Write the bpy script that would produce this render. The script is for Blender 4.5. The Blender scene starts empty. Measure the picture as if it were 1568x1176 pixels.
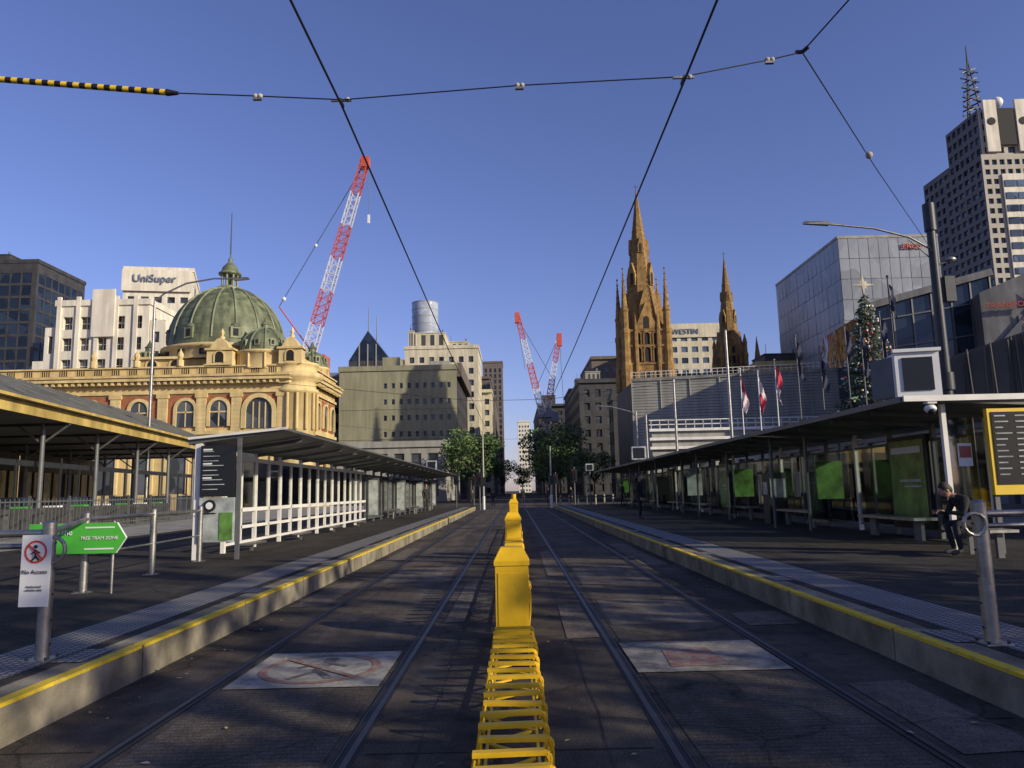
import bpy, math, random
from mathutils import Vector, Matrix
random.seed(7)
R=math.radians
scene=bpy.context.scene
COL=scene.collection

# ------------------------------------------------------------------ materials
def _n(nt,t,**k):
    n=nt.nodes.new(t)
    for a,b in k.items(): setattr(n,a,b)
    return n
def mat(name,col,rough=.8,metal=0.,var=.18,scale=2.,bump=.0,bscale=30.,streak=0.,spec=.5):
    m=bpy.data.materials.new(name); m.use_nodes=True; nt=m.node_tree; L=nt.links
    b=nt.nodes['Principled BSDF']
    b.inputs['Roughness'].default_value=rough; b.inputs['Metallic'].default_value=metal
    b.inputs['Specular IOR Level'].default_value=spec
    tc=_n(nt,'ShaderNodeTexCoord')
    no=_n(nt,'ShaderNodeTexNoise'); no.inputs['Scale'].default_value=scale; no.inputs['Detail'].default_value=6; no.inputs['Roughness'].default_value=.6
    L.new(tc.outputs['Object'],no.inputs['Vector'])
    mr=_n(nt,'ShaderNodeMapRange'); mr.inputs[1].default_value=.3; mr.inputs[2].default_value=.7
    mr.inputs[3].default_value=1-var; mr.inputs[4].default_value=1+var
    L.new(no.outputs['Fac'],mr.inputs[0])
    fac=mr.outputs[0]
    if streak>0:
        mp=_n(nt,'ShaderNodeMapping'); mp.inputs['Scale'].default_value=(1.2,1.2,.12)
        L.new(tc.outputs['Object'],mp.inputs['Vector'])
        n2=_n(nt,'ShaderNodeTexNoise'); n2.inputs['Scale'].default_value=1.; n2.inputs['Detail'].default_value=5
        L.new(mp.outputs[0],n2.inputs['Vector'])
        m2=_n(nt,'ShaderNodeMapRange'); m2.inputs[1].default_value=.35; m2.inputs[2].default_value=.65; m2.inputs[3].default_value=1-streak; m2.inputs[4].default_value=1+streak*.3
        L.new(n2.outputs['Fac'],m2.inputs[0])
        mm=_n(nt,'ShaderNodeMath',operation='MULTIPLY'); L.new(fac,mm.inputs[0]); L.new(m2.outputs[0],mm.inputs[1]); fac=mm.outputs[0]
    vm=_n(nt,'ShaderNodeVectorMath',operation='SCALE'); vm.inputs[0].default_value=col[:3]
    L.new(fac,vm.inputs['Scale']); L.new(vm.outputs[0],b.inputs['Base Color'])
    if bump>0:
        nb=_n(nt,'ShaderNodeTexNoise'); nb.inputs['Scale'].default_value=bscale; nb.inputs['Detail'].default_value=4
        L.new(tc.outputs['Object'],nb.inputs['Vector'])
        bp=_n(nt,'ShaderNodeBump'); bp.inputs['Strength'].default_value=bump; bp.inputs['Distance'].default_value=.02
        L.new(nb.outputs['Fac'],bp.inputs['Height']); L.new(bp.outputs[0],b.inputs['Normal'])
    return m

def window_mat(name,col,rough=.12,cell=.35,vary=.8):
    m=mat(name,col,rough,0,.1,.3); nt=m.node_tree; L=nt.links; b=nt.nodes['Principled BSDF']
    tc=_n(nt,'ShaderNodeTexCoord'); vo=_n(nt,'ShaderNodeTexVoronoi'); vo.inputs['Scale'].default_value=cell
    L.new(tc.outputs['Object'],vo.inputs['Vector'])
    sp=_n(nt,'ShaderNodeSeparateColor'); L.new(vo.outputs['Color'],sp.inputs[0])
    mr=_n(nt,'ShaderNodeMapRange'); mr.inputs[3].default_value=1-vary; mr.inputs[4].default_value=1+vary*1.6
    L.new(sp.outputs[0],mr.inputs[0])
    vm=_n(nt,'ShaderNodeVectorMath',operation='SCALE'); vm.inputs[0].default_value=col[:3]
    L.new(mr.outputs[0],vm.inputs['Scale']); L.new(vm.outputs[0],b.inputs['Base Color'])
    nb=_n(nt,'ShaderNodeTexNoise'); nb.inputs['Scale'].default_value=.35
    L.new(tc.outputs['Object'],nb.inputs['Vector'])
    bp=_n(nt,'ShaderNodeBump'); bp.inputs['Strength'].default_value=.25; bp.inputs['Distance'].default_value=.3
    L.new(nb.outputs['Fac'],bp.inputs['Height']); L.new(bp.outputs[0],b.inputs['Normal'])
    return m

def clear_glass(name,tint=(.75,.82,.8),gl=.18):
    m=bpy.data.materials.new(name); m.use_nodes=True; nt=m.node_tree; L=nt.links
    nt.nodes.remove(nt.nodes['Principled BSDF']); out=nt.nodes['Material Output']
    t=_n(nt,'ShaderNodeBsdfTransparent'); t.inputs[0].default_value=(*tint,1)
    g=_n(nt,'ShaderNodeBsdfGlossy'); g.inputs['Roughness'].default_value=.04; g.inputs[0].default_value=(.9,.9,.9,1)
    lw=_n(nt,'ShaderNodeFresnel'); lw.inputs[0].default_value=1.5
    ad=_n(nt,'ShaderNodeMath',operation='ADD'); ad.inputs[1].default_value=gl*.4
    L.new(lw.outputs[0],ad.inputs[0])
    mx=_n(nt,'ShaderNodeMixShader'); L.new(ad.outputs[0],mx.inputs[0]); L.new(t.outputs[0],mx.inputs[1]); L.new(g.outputs[0],mx.inputs[2])
    L.new(mx.outputs[0],out.inputs[0]); return m

def asphalt(name,base,patch=.35,grooves=False,warm=(1.20,1,.78)):
    m=bpy.data.materials.new(name); m.use_nodes=True; nt=m.node_tree; L=nt.links; b=nt.nodes['Principled BSDF']
    b.inputs['Roughness'].default_value=.9; b.inputs['Specular IOR Level'].default_value=.2
    tc=_n(nt,'ShaderNodeTexCoord')
    def nz(sc,lo,hi,det=5,mp=None,a=.32,c=.68):
        n=_n(nt,'ShaderNodeTexNoise'); n.inputs['Scale'].default_value=sc; n.inputs['Detail'].default_value=det; n.inputs['Roughness'].default_value=.65
        if mp:
            q=_n(nt,'ShaderNodeMapping'); q.inputs['Scale'].default_value=mp; L.new(tc.outputs['Object'],q.inputs[0]); L.new(q.outputs[0],n.inputs['Vector'])
        else: L.new(tc.outputs['Object'],n.inputs['Vector'])
        r=_n(nt,'ShaderNodeMapRange'); r.inputs[1].default_value=a; r.inputs[2].default_value=c; r.inputs[3].default_value=lo; r.inputs[4].default_value=hi
        L.new(n.outputs['Fac'],r.inputs[0]); return r.outputs[0],n
    def mul(a,c):
        q=_n(nt,'ShaderNodeMath',operation='MULTIPLY'); L.new(a,q.inputs[0]); L.new(c,q.inputs[1]); return q.outputs[0]
    a,_=nz(.6,1-patch,1+patch); c,_=nz(1.,.7,1.25,5,(3.,.25,1)); d,fn=nz(90,.4,1.75,2); e,_=nz(6,.78,1.22)
    f=mul(mul(a,c),mul(d,e))
    st,_=nz(1.1,.4,1.,4,None,.30,.40); f=mul(f,st)
    nw=_n(nt,'ShaderNodeTexNoise'); nw.inputs['Scale'].default_value=1.5; nw.inputs['Detail'].default_value=4; L.new(tc.outputs['Object'],nw.inputs['Vector'])
    mx=_n(nt,'ShaderNodeMix',data_type='RGBA'); mx.inputs[0].default_value=.35; L.new(tc.outputs['Object'],mx.inputs[6]); L.new(nw.outputs['Color'],mx.inputs[7])
    vo=_n(nt,'ShaderNodeTexVoronoi',feature='DISTANCE_TO_EDGE'); vo.inputs['Scale'].default_value=.8; L.new(mx.outputs[2],vo.inputs['Vector'])
    cr=_n(nt,'ShaderNodeMapRange'); cr.inputs[1].default_value=0; cr.inputs[2].default_value=.010; cr.inputs[3].default_value=.45; cr.inputs[4].default_value=1
    L.new(vo.outputs['Distance'],cr.inputs[0]); f=mul(f,cr.outputs[0])
    hgt=fn.outputs['Fac']
    if grooves:
        w=_n(nt,'ShaderNodeTexWave',bands_direction='Y'); w.inputs['Scale'].default_value=5.; w.inputs['Distortion'].default_value=.6
        L.new(tc.outputs['Object'],w.inputs['Vector'])
        wr=_n(nt,'ShaderNodeMapRange'); wr.inputs[3].default_value=.78; wr.inputs[4].default_value=1.1; L.new(w.outputs['Fac'],wr.inputs[0]); f=mul(f,wr.outputs[0])
    vm=_n(nt,'ShaderNodeVectorMath',operation='SCALE'); vm.inputs[0].default_value=[base*k for k in warm]
    L.new(f,vm.inputs['Scale']); L.new(vm.outputs[0],b.inputs['Base Color'])
    bp=_n(nt,'ShaderNodeBump'); bp.inputs['Strength'].default_value=.7; bp.inputs['Distance'].default_value=.008
    L.new(hgt,bp.inputs['Height']); L.new(bp.outputs[0],b.inputs['Normal'])
    return m

def worn_paint(name,col,under,cover=.5,sc=5.,soft=.08):
    m=bpy.data.materials.new(name); m.use_nodes=True; nt=m.node_tree; L=nt.links; b=nt.nodes['Principled BSDF']
    b.inputs['Roughness'].default_value=.85
    tc=_n(nt,'ShaderNodeTexCoord'); n=_n(nt,'ShaderNodeTexNoise'); n.inputs['Scale'].default_value=sc; n.inputs['Detail'].default_value=9; n.inputs['Roughness'].default_value=.75
    L.new(tc.outputs['Object'],n.inputs['Vector'])
    r=_n(nt,'ShaderNodeMapRange'); r.inputs[1].default_value=cover-soft; r.inputs[2].default_value=cover+soft
    L.new(n.outputs['Fac'],r.inputs[0])
    mx=_n(nt,'ShaderNodeMix',data_type='RGBA'); L.new(r.outputs[0],mx.inputs[0]); mx.inputs[6].default_value=(*col,1); mx.inputs[7].default_value=(*under,1)
    L.new(mx.outputs[2],b.inputs['Base Color']); return m

def dots_mat(name,base,dot):
    m=bpy.data.materials.new(name); m.use_nodes=True; nt=m.node_tree; L=nt.links; b=nt.nodes['Principled BSDF']
    b.inputs['Roughness'].default_value=.7
    tc=_n(nt,'ShaderNodeTexCoord')
    s=_n(nt,'ShaderNodeVectorMath',operation='MULTIPLY'); s.inputs[1].default_value=(14,14,0); L.new(tc.outputs['Object'],s.inputs[0])
    f=_n(nt,'ShaderNodeVectorMath',operation='FRACTION'); L.new(s.outputs[0],f.inputs[0])
    d=_n(nt,'ShaderNodeVectorMath',operation='DISTANCE'); d.inputs[1].default_value=(.5,.5,0); L.new(f.outputs[0],d.inputs[0])
    r=_n(nt,'ShaderNodeMapRange'); r.inputs[1].default_value=.30; r.inputs[2].default_value=.38; r.inputs[3].default_value=1; r.inputs[4].default_value=0
    L.new(d.outputs['Value'],r.inputs[0])
    n=_n(nt,'ShaderNodeTexNoise'); n.inputs['Scale'].default_value=3; n.inputs['Detail'].default_value=5; L.new(tc.outputs['Object'],n.inputs[0])
    mm=_n(nt,'ShaderNodeMath',operation='MULTIPLY'); L.new(r.outputs[0],mm.inputs[0]); L.new(n.outputs['Fac'],mm.inputs[1])
    mx=_n(nt,'ShaderNodeMix',data_type='RGBA'); L.new(mm.outputs[0],mx.inputs[0]); mx.inputs[6].default_value=(*base,1); mx.inputs[7].default_value=(*dot,1)
    L.new(mx.outputs[2],b.inputs['Base Color'])
    bp=_n(nt,'ShaderNodeBump'); bp.inputs['Strength'].default_value=.6; bp.inputs['Distance'].default_value=.006; L.new(r.outputs[0],bp.inputs['Height']); L.new(bp.outputs[0],b.inputs['Normal'])
    return m

M={}
M['asph']=asphalt('asphalt_road',.055,.5); M['bed']=asphalt('asphalt_track_bed',.070,.4,True); M['plat']=asphalt('asphalt_platform',.034,.3,False,(1.12,1,.86)); M['patch']=asphalt('asphalt_patch',.105,.25)
M['joint']=mat('joint_dark',(.010,.010,.010)); M['groove']=mat('rail_groove',(.008,.008,.008),.7)
M['rail']=mat('rail_steel',(.075,.068,.06),.45,1.,.3,5)
M['conc']=mat('concrete_kerb',(.26,.23,.165),.9,0,.38,3,.4,60,.35,.2)
M['conc2']=mat('concrete_grey',(.28,.27,.24),.9,0,.2,1,.2,40,.3)
M['yline']=worn_paint('yellow_line',(.68,.48,.02),(.22,.19,.10),.60,9)
M['tact']=dots_mat('tactile',(.085,.08,.075),(.46,.45,.42))
M['wpaint']=worn_paint('worn_white_paint',(.38,.35,.29),(.13,.12,.10),.52,6,.16)
M['wpaint2']=worn_paint('worn_pale_paint',(.38,.34,.27),(.11,.10,.08),.48,4,.14)
M['rpaint']=worn_paint('worn_red_paint',(.21,.09,.06),(.28,.25,.20),.54,10,.12)
M['bpaint']=worn_paint('worn_black_paint',(.07,.065,.06),(.28,.26,.22),.58,10,.12)
M['rpaintc']=mat('faded_red',(.4,.12,.08))
M['barrier']=mat('yellow_plastic',(.78,.47,.012),.5,0,.12,4,.1,30,.12,.4)
M['steel']=mat('galvanised_steel',(.33,.32,.29),.42,.85,.3,6,.1,60)
M['dsteel']=mat('dark_steel',(.035,.037,.04),.5,.3,.2,4)
M['gsteel']=mat('grey_painted_steel',(.12,.125,.125),.5,.2,.15,3)
M['white']=mat('white_painted_steel',(.74,.72,.66),.45,0,.08,3,0,30,.12)
M['roofg']=mat('shelter_roof',(.10,.105,.10),.55,.2,.2,1.5,0,30,.1)
M['glass']=clear_glass('clear_glass',(.62,.68,.68)); M['glassd']=clear_glass('dusty_glass',(.55,.6,.6),.3)
M['black']=mat('black_plastic',(.012,.012,.013),.5,0,.1,5)
M['scr']=mat('sign_black',(.012,.013,.014),.3,0,.1,2)
M['sgnw']=mat('sign_white',(.72,.72,.69),.5,0,.05,3)
M['sgnr']=mat('sign_red',(.6,.03,.02),.5,0,.05,3)
M['sgng']=mat('sign_green',(.07,.42,.04),.5,0,.06,3)
M['adg']=mat('advert_green',(.10,.22,.045),.35,0,.7,2.2)
M['adw']=mat('advert_pale',(.35,.38,.36),.35,0,.5,3)
M['sgny']=mat('sign_yellow',(.75,.5,.03),.5,0,.05,3)
M['cream']=mat('station_render',(.58,.43,.185),.85,0,.18,.5,.15,8,.25)
M['creamd']=mat('station_trim',(.62,.48,.225),.85,0,.14,.8,.1,8,.22)
M['redbr']=mat('station_red_brick',(.30,.11,.05),.9,0,.2,2,.2,12,.1)
M['copper']=mat('dome_copper',(.16,.185,.10),.6,.1,.34,.7,.2,6,.55)
M['copperl']=mat('dome_ribs',(.23,.25,.145),.6,.1,.2,1,0,6,.3)
M['sand']=mat('cathedral_sandstone',(.32,.19,.062),.95,0,.45,.9,.4,5,.35)
M['sandd']=mat('cathedral_spire_stone',(.24,.145,.052),.95,0,.4,1.2,.4,6,.3)
M['void']=mat('dark_opening',(.012,.011,.01),.8)
M['win']=window_mat('window_glass',(.045,.05,.055),.15,.5)
M['winb']=window_mat('window_glass_blue',(.05,.07,.10),.08,.25)
M['wind']=window_mat('curtain_wall_dark',(.013,.02,.032),.06,.3,.6)
M['curt']=window_mat('curtain_wall_grey',(.22,.24,.26),.3,.2,.16)
M['curt2']=window_mat('curtain_wall_mirror',(.32,.36,.42),.1,.15,.2)
M['bwhite']=mat('white_render',(.70,.65,.53),.9,0,.1,.3,.1,5,.2)
M['bcream']=mat('cream_render',(.56,.51,.37),.9,0,.12,.3,.1,5,.2)
M['bolive']=mat('olive_render',(.26,.25,.16),.9,0,.12,.15,.15,5,.2)
M['bgrey']=mat('grey_cladding',(.32,.31,.27),.85,0,.12,.3,.1,5,.2)
M['bbrown']=mat('brown_cladding',(.14,.115,.095),.8,0,.15,.3,.1,5,.2)
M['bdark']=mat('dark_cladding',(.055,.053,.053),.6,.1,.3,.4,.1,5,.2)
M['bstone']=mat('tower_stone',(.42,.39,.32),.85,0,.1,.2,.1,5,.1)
M['bstone_shade']=mat('tower_stone_shaded',(.13,.125,.125),.8,0,.1,.2,.1,5,.1)  # same stone for the left face, its shade put into the colour
M['bgold']=mat('ochre_render',(.50,.38,.16),.85,0,.12,.4,.1,5,.2)
M['zinc']=mat('zinc_panels',(.17,.165,.155),.55,.4,.3,.35,.1,5,.3)
M['roofm']=mat('corrugated_roof',(.20,.20,.17),.5,.3,.25,.5,.2,20,.2)
M['yfas']=mat('canopy_fascia',(.48,.35,.10),.7,0,.22,1,0,20,.3)
M['cred']=mat('crane_red',(.50,.08,.045),.6,0,.15,1); M['cwhite']=mat('crane_white',(.60,.60,.64),.6,0,.1,1)
M['cgrey']=mat('crane_grey',(.16,.19,.25),.6,0,.1,1)
M['bark']=mat('bark',(.11,.085,.06),.95,0,.4,6,.6,20,.2)
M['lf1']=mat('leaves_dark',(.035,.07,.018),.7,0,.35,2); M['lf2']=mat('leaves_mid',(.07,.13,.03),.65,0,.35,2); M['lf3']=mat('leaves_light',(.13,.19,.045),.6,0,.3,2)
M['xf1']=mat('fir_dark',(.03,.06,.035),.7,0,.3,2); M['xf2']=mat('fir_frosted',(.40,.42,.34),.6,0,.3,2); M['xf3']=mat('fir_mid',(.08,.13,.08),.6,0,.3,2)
M['gold']=mat('bauble_gold',(.6,.45,.2),.3,.7,.1,3); M['redm']=mat('bauble_red',(.35,.03,.03),.3,.4,.1,3)
M['flagr']=mat('flag_red',(.45,.04,.07),.8,0,.15,2); M['flagw']=mat('flag_white',(.62,.5,.5),.8,0,.1,2); M['flagb']=mat('flag_blue',(.03,.03,.06),.8,0,.15,2)
M['skin']=mat('skin',(.42,.24,.16),.6,0,.08,8); M['hair']=mat('hair',(.02,.014,.01),.7,0,.3,40)
M['cloth']=mat('dark_jacket',(.02,.020,.021),.9,0,.3,12,.4,50); M['jean']=mat('dark_trousers',(.022,.023,.027),.9,0,.3,12,.3,60); M['shoe']=mat('shoes',(.05,.045,.04),.6)

# ------------------------------------------------------------------ mesh builder
class MB:
    def __init__(s): s.v=[];s.f=[];s.m=[];s.sm=[];s.mats=[];s.smooth=False
    def mi(s,m):
        if isinstance(m,str): m=M[m]
        if m not in s.mats: s.mats.append(m)
        return s.mats.index(m)
    def poly(s,pts,m):
        b=len(s.v); s.v+= [tuple(p) for p in pts]; s.f.append(tuple(range(b,b+len(pts)))); s.m.append(s.mi(m)); s.sm.append(s.smooth)
    def mesh(s,vs,fs,m):
        b=len(s.v); s.v+=[tuple(p) for p in vs]; k=s.mi(m)
        for f in fs: s.f.append(tuple(b+i for i in f)); s.m.append(k); s.sm.append(s.smooth)
    def box(s,x0,x1,y0,y1,z0,z1,m):
        s.mesh([(x0,y0,z0),(x1,y0,z0),(x1,y1,z0),(x0,y1,z0),(x0,y0,z1),(x1,y0,z1),(x1,y1,z1),(x0,y1,z1)],
               [(0,3,2,1),(4,5,6,7),(0,1,5,4),(1,2,6,5),(2,3,7,6),(3,0,4,7)],m)
    def obox(s,c,sx,sy,sz,a,m):
        ca,sa=math.cos(a),math.sin(a); vs=[]
        for dz in(-.5,.5):
            for dx,dy in((-.5,-.5),(.5,-.5),(.5,.5),(-.5,.5)):
                X=dx*sx;Y=dy*sy; vs.append((c[0]+X*ca-Y*sa,c[1]+X*sa+Y*ca,c[2]+dz*sz))
        s.mesh(vs,[(0,3,2,1),(4,5,6,7),(0,1,5,4),(1,2,6,5),(2,3,7,6),(3,0,4,7)],m)
    def beam(s,p,q,w,h,m):
        p=Vector(p);q=Vector(q);d=(q-p).normalized(); up=Vector((0,0,1))
        if abs(d.z)>.95: up=Vector((0,1,0))
        sd=d.cross(up).normalized()*w/2; u=sd.cross(d).normalized()*h/2
        vs=[p-sd-u,p+sd-u,p+sd+u,p-sd+u,q-sd-u,q+sd-u,q+sd+u,q-sd+u]
        s.mesh(vs,[(0,3,2,1),(4,5,6,7),(0,1,5,4),(1,2,6,5),(2,3,7,6),(3,0,4,7)],m)
    def cyl(s,p,q,r0,r1,m,n=8,caps=True):
        p=Vector(p);q=Vector(q);d=(q-p).normalized(); a=Vector((1,0,0)) if abs(d.x)<.9 else Vector((0,1,0))
        u=d.cross(a).normalized(); w=d.cross(u)
        vs=[]
        for c,r in((p,r0),(q,r1)):
            for i in range(n):
                t=2*math.pi*i/n; vs.append(c+(u*math.cos(t)+w*math.sin(t))*r)
        fs=[(i,(i+1)%n,n+(i+1)%n,n+i) for i in range(n)]
        o=s.smooth; s.smooth=n>=8; s.mesh(vs,fs[:n],m); s.smooth=False
        if caps:
            s.mesh(vs[:n],[tuple(range(n))[::-1]],m); s.mesh(vs[n:],[tuple(range(n))],m)
        s.smooth=o
    def tube(s,pts,r,m,n=6):
        for a,b in zip(pts[:-1],pts[1:]): s.cyl(a,b,r,r,m,n,True)
    def prism(s,fp,z0,z1,m,top=None):
        n=len(fp); z1s=z1 if isinstance(z1,(list,tuple)) else [z1]*n
        vs=[(x,y,z0) for x,y in fp]+[(x,y,z) for (x,y),z in zip(fp,z1s)]
        s.mesh(vs,[(i,(i+1)%n,n+(i+1)%n,n+i) for i in range(n)],m)
        s.poly([(x,y,z) for (x,y),z in zip(fp,z1s)],top or m)
    def lathe(s,c,prof,n,m,a0=0.,sm=None,span=2*math.pi):
        vs=[];k=len(prof)
        for i in range(n):
            t=a0+span*i/n
            for r,z in prof: vs.append((c[0]+r*math.cos(t),c[1]+r*math.sin(t),c[2]+z))
        fs=[]
        for i in range(n):
            j=(i+1)%n
            for q in range(k-1): fs.append((i*k+q,j*k+q,j*k+q+1,i*k+q+1))
        o=s.smooth; s.smooth=(n>=12) if sm is None else sm; s.mesh(vs,fs,m); s.smooth=o
    def ball(s,c,r,m,nu=10,nv=7,Mx=None):
        if not isinstance(r,(tuple,list)): r=(r,r,r)
        vs=[];fs=[]
        for j in range(nv+1):
            ph=math.pi*j/nv
            for i in range(nu):
                t=2*math.pi*i/nu
                p=Vector((r[0]*math.sin(ph)*math.cos(t),r[1]*math.sin(ph)*math.sin(t),r[2]*math.cos(ph)))
                if Mx is not None: p=Mx@p
                vs.append(Vector(c)+p)
        for j in range(nv):
            for i in range(nu):
                k=(i+1)%nu; fs.append((j*nu+i,(j+1)*nu+i,(j+1)*nu+k,j*nu+k))
        o=s.smooth; s.smooth=True; s.mesh(vs,fs,m); s.smooth=o
    def facade(s,p0,p1,z0,z1,cols,rows,wf=.55,hf=.55,rec=.3,mw='bwhite',mg='win',mx=.03,zb=.0,zt=.04,mull=False):
        p0=Vector((p0[0],p0[1],0));p1=Vector((p1[0],p1[1],0)); d=p1-p0; Ln=d.length; d/=Ln; nrm=Vector((d.y,-d.x,0))
        H=z1-z0
        def P(u,z,o=0.): 
            q=p0+d*u-nrm*o; return (q.x,q.y,z)
        ul=Ln*mx; uw=(Ln-2*ul)/cols; zl=z0+H*zb; zh=(H*(1-zb-zt))/rows
        us=[];zs=[]
        for i in range(cols): c=ul+(i+.5)*uw; us.append((c-uw*wf/2,c+uw*wf/2))
        for j in range(rows): c=zl+(j+.5)*zh; zs.append((c-zh*hf/2,c+zh*hf/2))
        def q(u0,u1,a,b,m): s.poly([P(u0,a),P(u1,a),P(u1,b),P(u0,b)],m)
        pz=z0
        for a,b in zs:
            q(0,Ln,pz,a,mw); pu=0
            for u0,u1 in us:
                q(pu,u0,a,b,mw); pu=u1
                s.poly([P(u0,a,rec),P(u1,a,rec),P(u1,b,rec),P(u0,b,rec)],mg)
                s.poly([P(u0,a),P(u1,a),P(u1,a,rec),P(u0,a,rec)],mw)
                s.poly([P(u0,b),P(u1,b),P(u1,b,rec),P(u0,b,rec)],mw)
                s.poly([P(u0,a),P(u0,b),P(u0,b,rec),P(u0,a,rec)],mw)
                s.poly([P(u1,a),P(u1,b),P(u1,b,rec),P(u1,a,rec)],mw)
                if mull:
                    c=(u0+u1)/2; w=.06; h_=(a+b)/2
                    s.poly([P(c-w,a,rec-.05),P(c+w,a,rec-.05),P(c+w,b,rec-.05),P(c-w,b,rec-.05)],mw)
                    s.poly([P(u0,h_-w,rec-.06),P(u1,h_-w,rec-.06),P(u1,h_+w,rec-.06),P(u0,h_+w,rec-.06)],mw)
            q(pu,Ln,a,b,mw); pz=b
        q(0,Ln,pz,z1,mw)
    def arch(s,c,w,h,t,m,off=0.,sur=None,sw=.3,sd=.15):
        t=Vector((t[0],t[1],0)); n=Vector((t.y,-t.x,0)); c=Vector(c)
        def out(W,Hh):
            r=W/2; pts=[(-r,0),(r,0)]
            for i in range(0,11): a=math.pi*i/10; pts.append((r*math.cos(a),Hh-r+r*math.sin(a)))
            return pts
        s.poly([c+t*a+Vector((0,0,b))+n*(.02+off) for a,b in out(w,h)],m)
        if sur:
            i_=out(w,h)[2:]; o_=out(w+2*sw,h+sw)[2:]
            i_=[(w/2,0)]+i_+[(-w/2,0)]; o_=[(w/2+sw,0)]+o_+[(-w/2-sw,0)]
            for k in range(len(i_)-1):
                A=[i_[k],i_[k+1],o_[k+1],o_[k]]
                s.poly([c+t*a+Vector((0,0,b))+n*(sd+off) for a,b in A],sur)
                for B in((i_[k],i_[k+1]),(o_[k],o_[k+1])):
                    s.poly([c+t*B[0][0]+Vector((0,0,B[0][1]))+n*off,c+t*B[1][0]+Vector((0,0,B[1][1]))+n*off,c+t*B[1][0]+Vector((0,0,B[1][1]))+n*(sd+off),c+t*B[0][0]+Vector((0,0,B[0][1]))+n*(sd+off)],sur)
    def build(s,name,parent=None,loc=None):
        me=bpy.data.meshes.new(name); me.from_pydata(s.v,[],s.f)
        for m in s.mats: me.materials.append(m)
        me.polygons.foreach_set('material_index',s.m); me.polygons.foreach_set('use_smooth',s.sm); me.update()
        o=bpy.data.objects.new(name,me); COL.objects.link(o)
        if parent: o.parent=parent
        if loc: o.location=loc
        return o
def inst(o,name,loc,rz=0,sc=1.):
    n=bpy.data.objects.new(name,o.data); COL.objects.link(n); n.location=loc; n.rotation_euler=(0,0,rz); n.scale=(sc,)*3 if not isinstance(sc,tuple) else sc; return n
def text(name,body,loc,rot,size,m,parent,ext=.01):
    c=bpy.data.curves.new(name,'FONT'); c.body=body; c.size=size; c.extrude=ext; c.align_x='CENTER'; c.align_y='CENTER'; c.materials.append(M[m])
    o=bpy.data.objects.new(name,c); COL.objects.link(o); o.location=loc; o.rotation_euler=rot; o.parent=parent; return o

# ------------------------------------------------------------------ ground, road, rails, platforms
g=MB(); g.poly([(-2500,-400,-.004),(2500,-400,-.004),(2500,4000,-.004),(-2500,4000,-.004)],'plat'); g.build('ground')
g=MB(); g.poly([(-3.2,-20,0),(3.2,-20,0),(3.2,66,0),(-3.2,66,0)],'asph'); g.poly([(-60,66,0),(60,66,0),(60,84,0),(-60,84,0)],'asph'); g.poly([(-9,84,0),(9,84,0),(9,900,0),(-9,900,0)],'asph'); g.build('road')
g=MB()
for xc in(-1.72,1.62):
    g.poly([(xc-.6,-20,.004),(xc+.6,-20,.004),(xc+.6,120,.004),(xc-.6,120,.004)],'bed')
g.build('track_bed')
g=MB()
for xc in(-1.72,1.62):
    for sx in(-.7175,.7175):
        x=xc+sx; s=-1 if sx>0 else 1
        g.poly([(x-.055,-20,.004),(x+.055,-20,.004),(x+.055,300,.004),(x-.055,300,.004)],'groove')
        g.poly([(x-.020-s*.016,-20,.009),(x+.020-s*.016,-20,.009),(x+.020-s*.016,300,.009),(x-.020-s*.016,300,.009)],'rail')
        g.poly([(x+s*.045-.004,-20,.009),(x+s*.045+.004,-20,.009),(x+s*.045+.004,300,.009),(x+s*.045-.004,300,.009)],'rail')
g.build('tram_rails')
g=MB()
for y in(4.9,8.05,11.4,14.9,19,24,30,37,46): 
    for a,b in((-3.15,-2.56),(-.9,.78),(2.45,3.15)):
        yy=y+random.uniform(-.4,.4); g.poly([(a,yy,.004),(b,yy,.004),(b,yy+.018,.004),(a,yy+.018,.004)],'joint')
for x in(-.6,.52):
    pts=[(x+random.uniform(-.03,.03),y*.6) for y in range(-5,110)]
    for a,b in zip(pts[:-1],pts[1:]): 
        w=random.uniform(.004,.012); g.poly([(a[0],a[1],.0045),(a[0]+w,a[1],.0045),(b[0]+w,b[1],.0045),(b[0],b[1],.0045)],'joint')
g.build('road_joints')
g=MB()
for x0,x1,y0,y1 in((.5,.84,7.9,10.2),(2.5,3.1,8.4,9.3),(-.85,-.62,9.0,13),(2.45,2.95,4.4,6.0),(-3.1,-2.6,10.5,13.2),(.55,.85,13.5,19),(-3.0,-2.55,17,21),(2.5,3.0,15,21)):
    g.poly([(x0,y0,.006),(x1,y0+.05,.006),(x1-.02,y1,.006),(x0+.03,y1-.06,.006)],'patch')
for x0,x1,y0,y1 in((1.05,2.2,8.6,10.6),(1.05,2.2,12.2,15.),(-2.3,-1.15,13,15.5)):
    g.poly([(x0,y0,.0075),(x1,y0+.05,.0075),(x1-.02,y1,.0075),(x0+.03,y1-.06,.0075)],'patch')
g.cyl((-2.9,8.9,.0),(-2.9,8.9,.011),.16,.16,'joint',20); g.build('road_patches')
g=MB()
for i in range(260):
    x=random.choice((random.uniform(-3.15,3.15),random.uniform(-3.18,-2.8),random.uniform(2.8,3.18),random.uniform(-.4,.5))); y=random.uniform(3.5,26); a=random.uniform(0,6.28); r=random.uniform(.012,.035)
    g.poly([(x+r*math.cos(a),y+r*math.sin(a),.014),(x-r*.5*math.sin(a),y+r*.5*math.cos(a),.018),(x-r*math.cos(a),y-r*math.sin(a),.016),(x+r*.5*math.sin(a),y-r*.5*math.cos(a),.02)],random.choice(['bark','bgold','bbrown','bstone']))
g.build('fallen_leaves')

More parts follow.
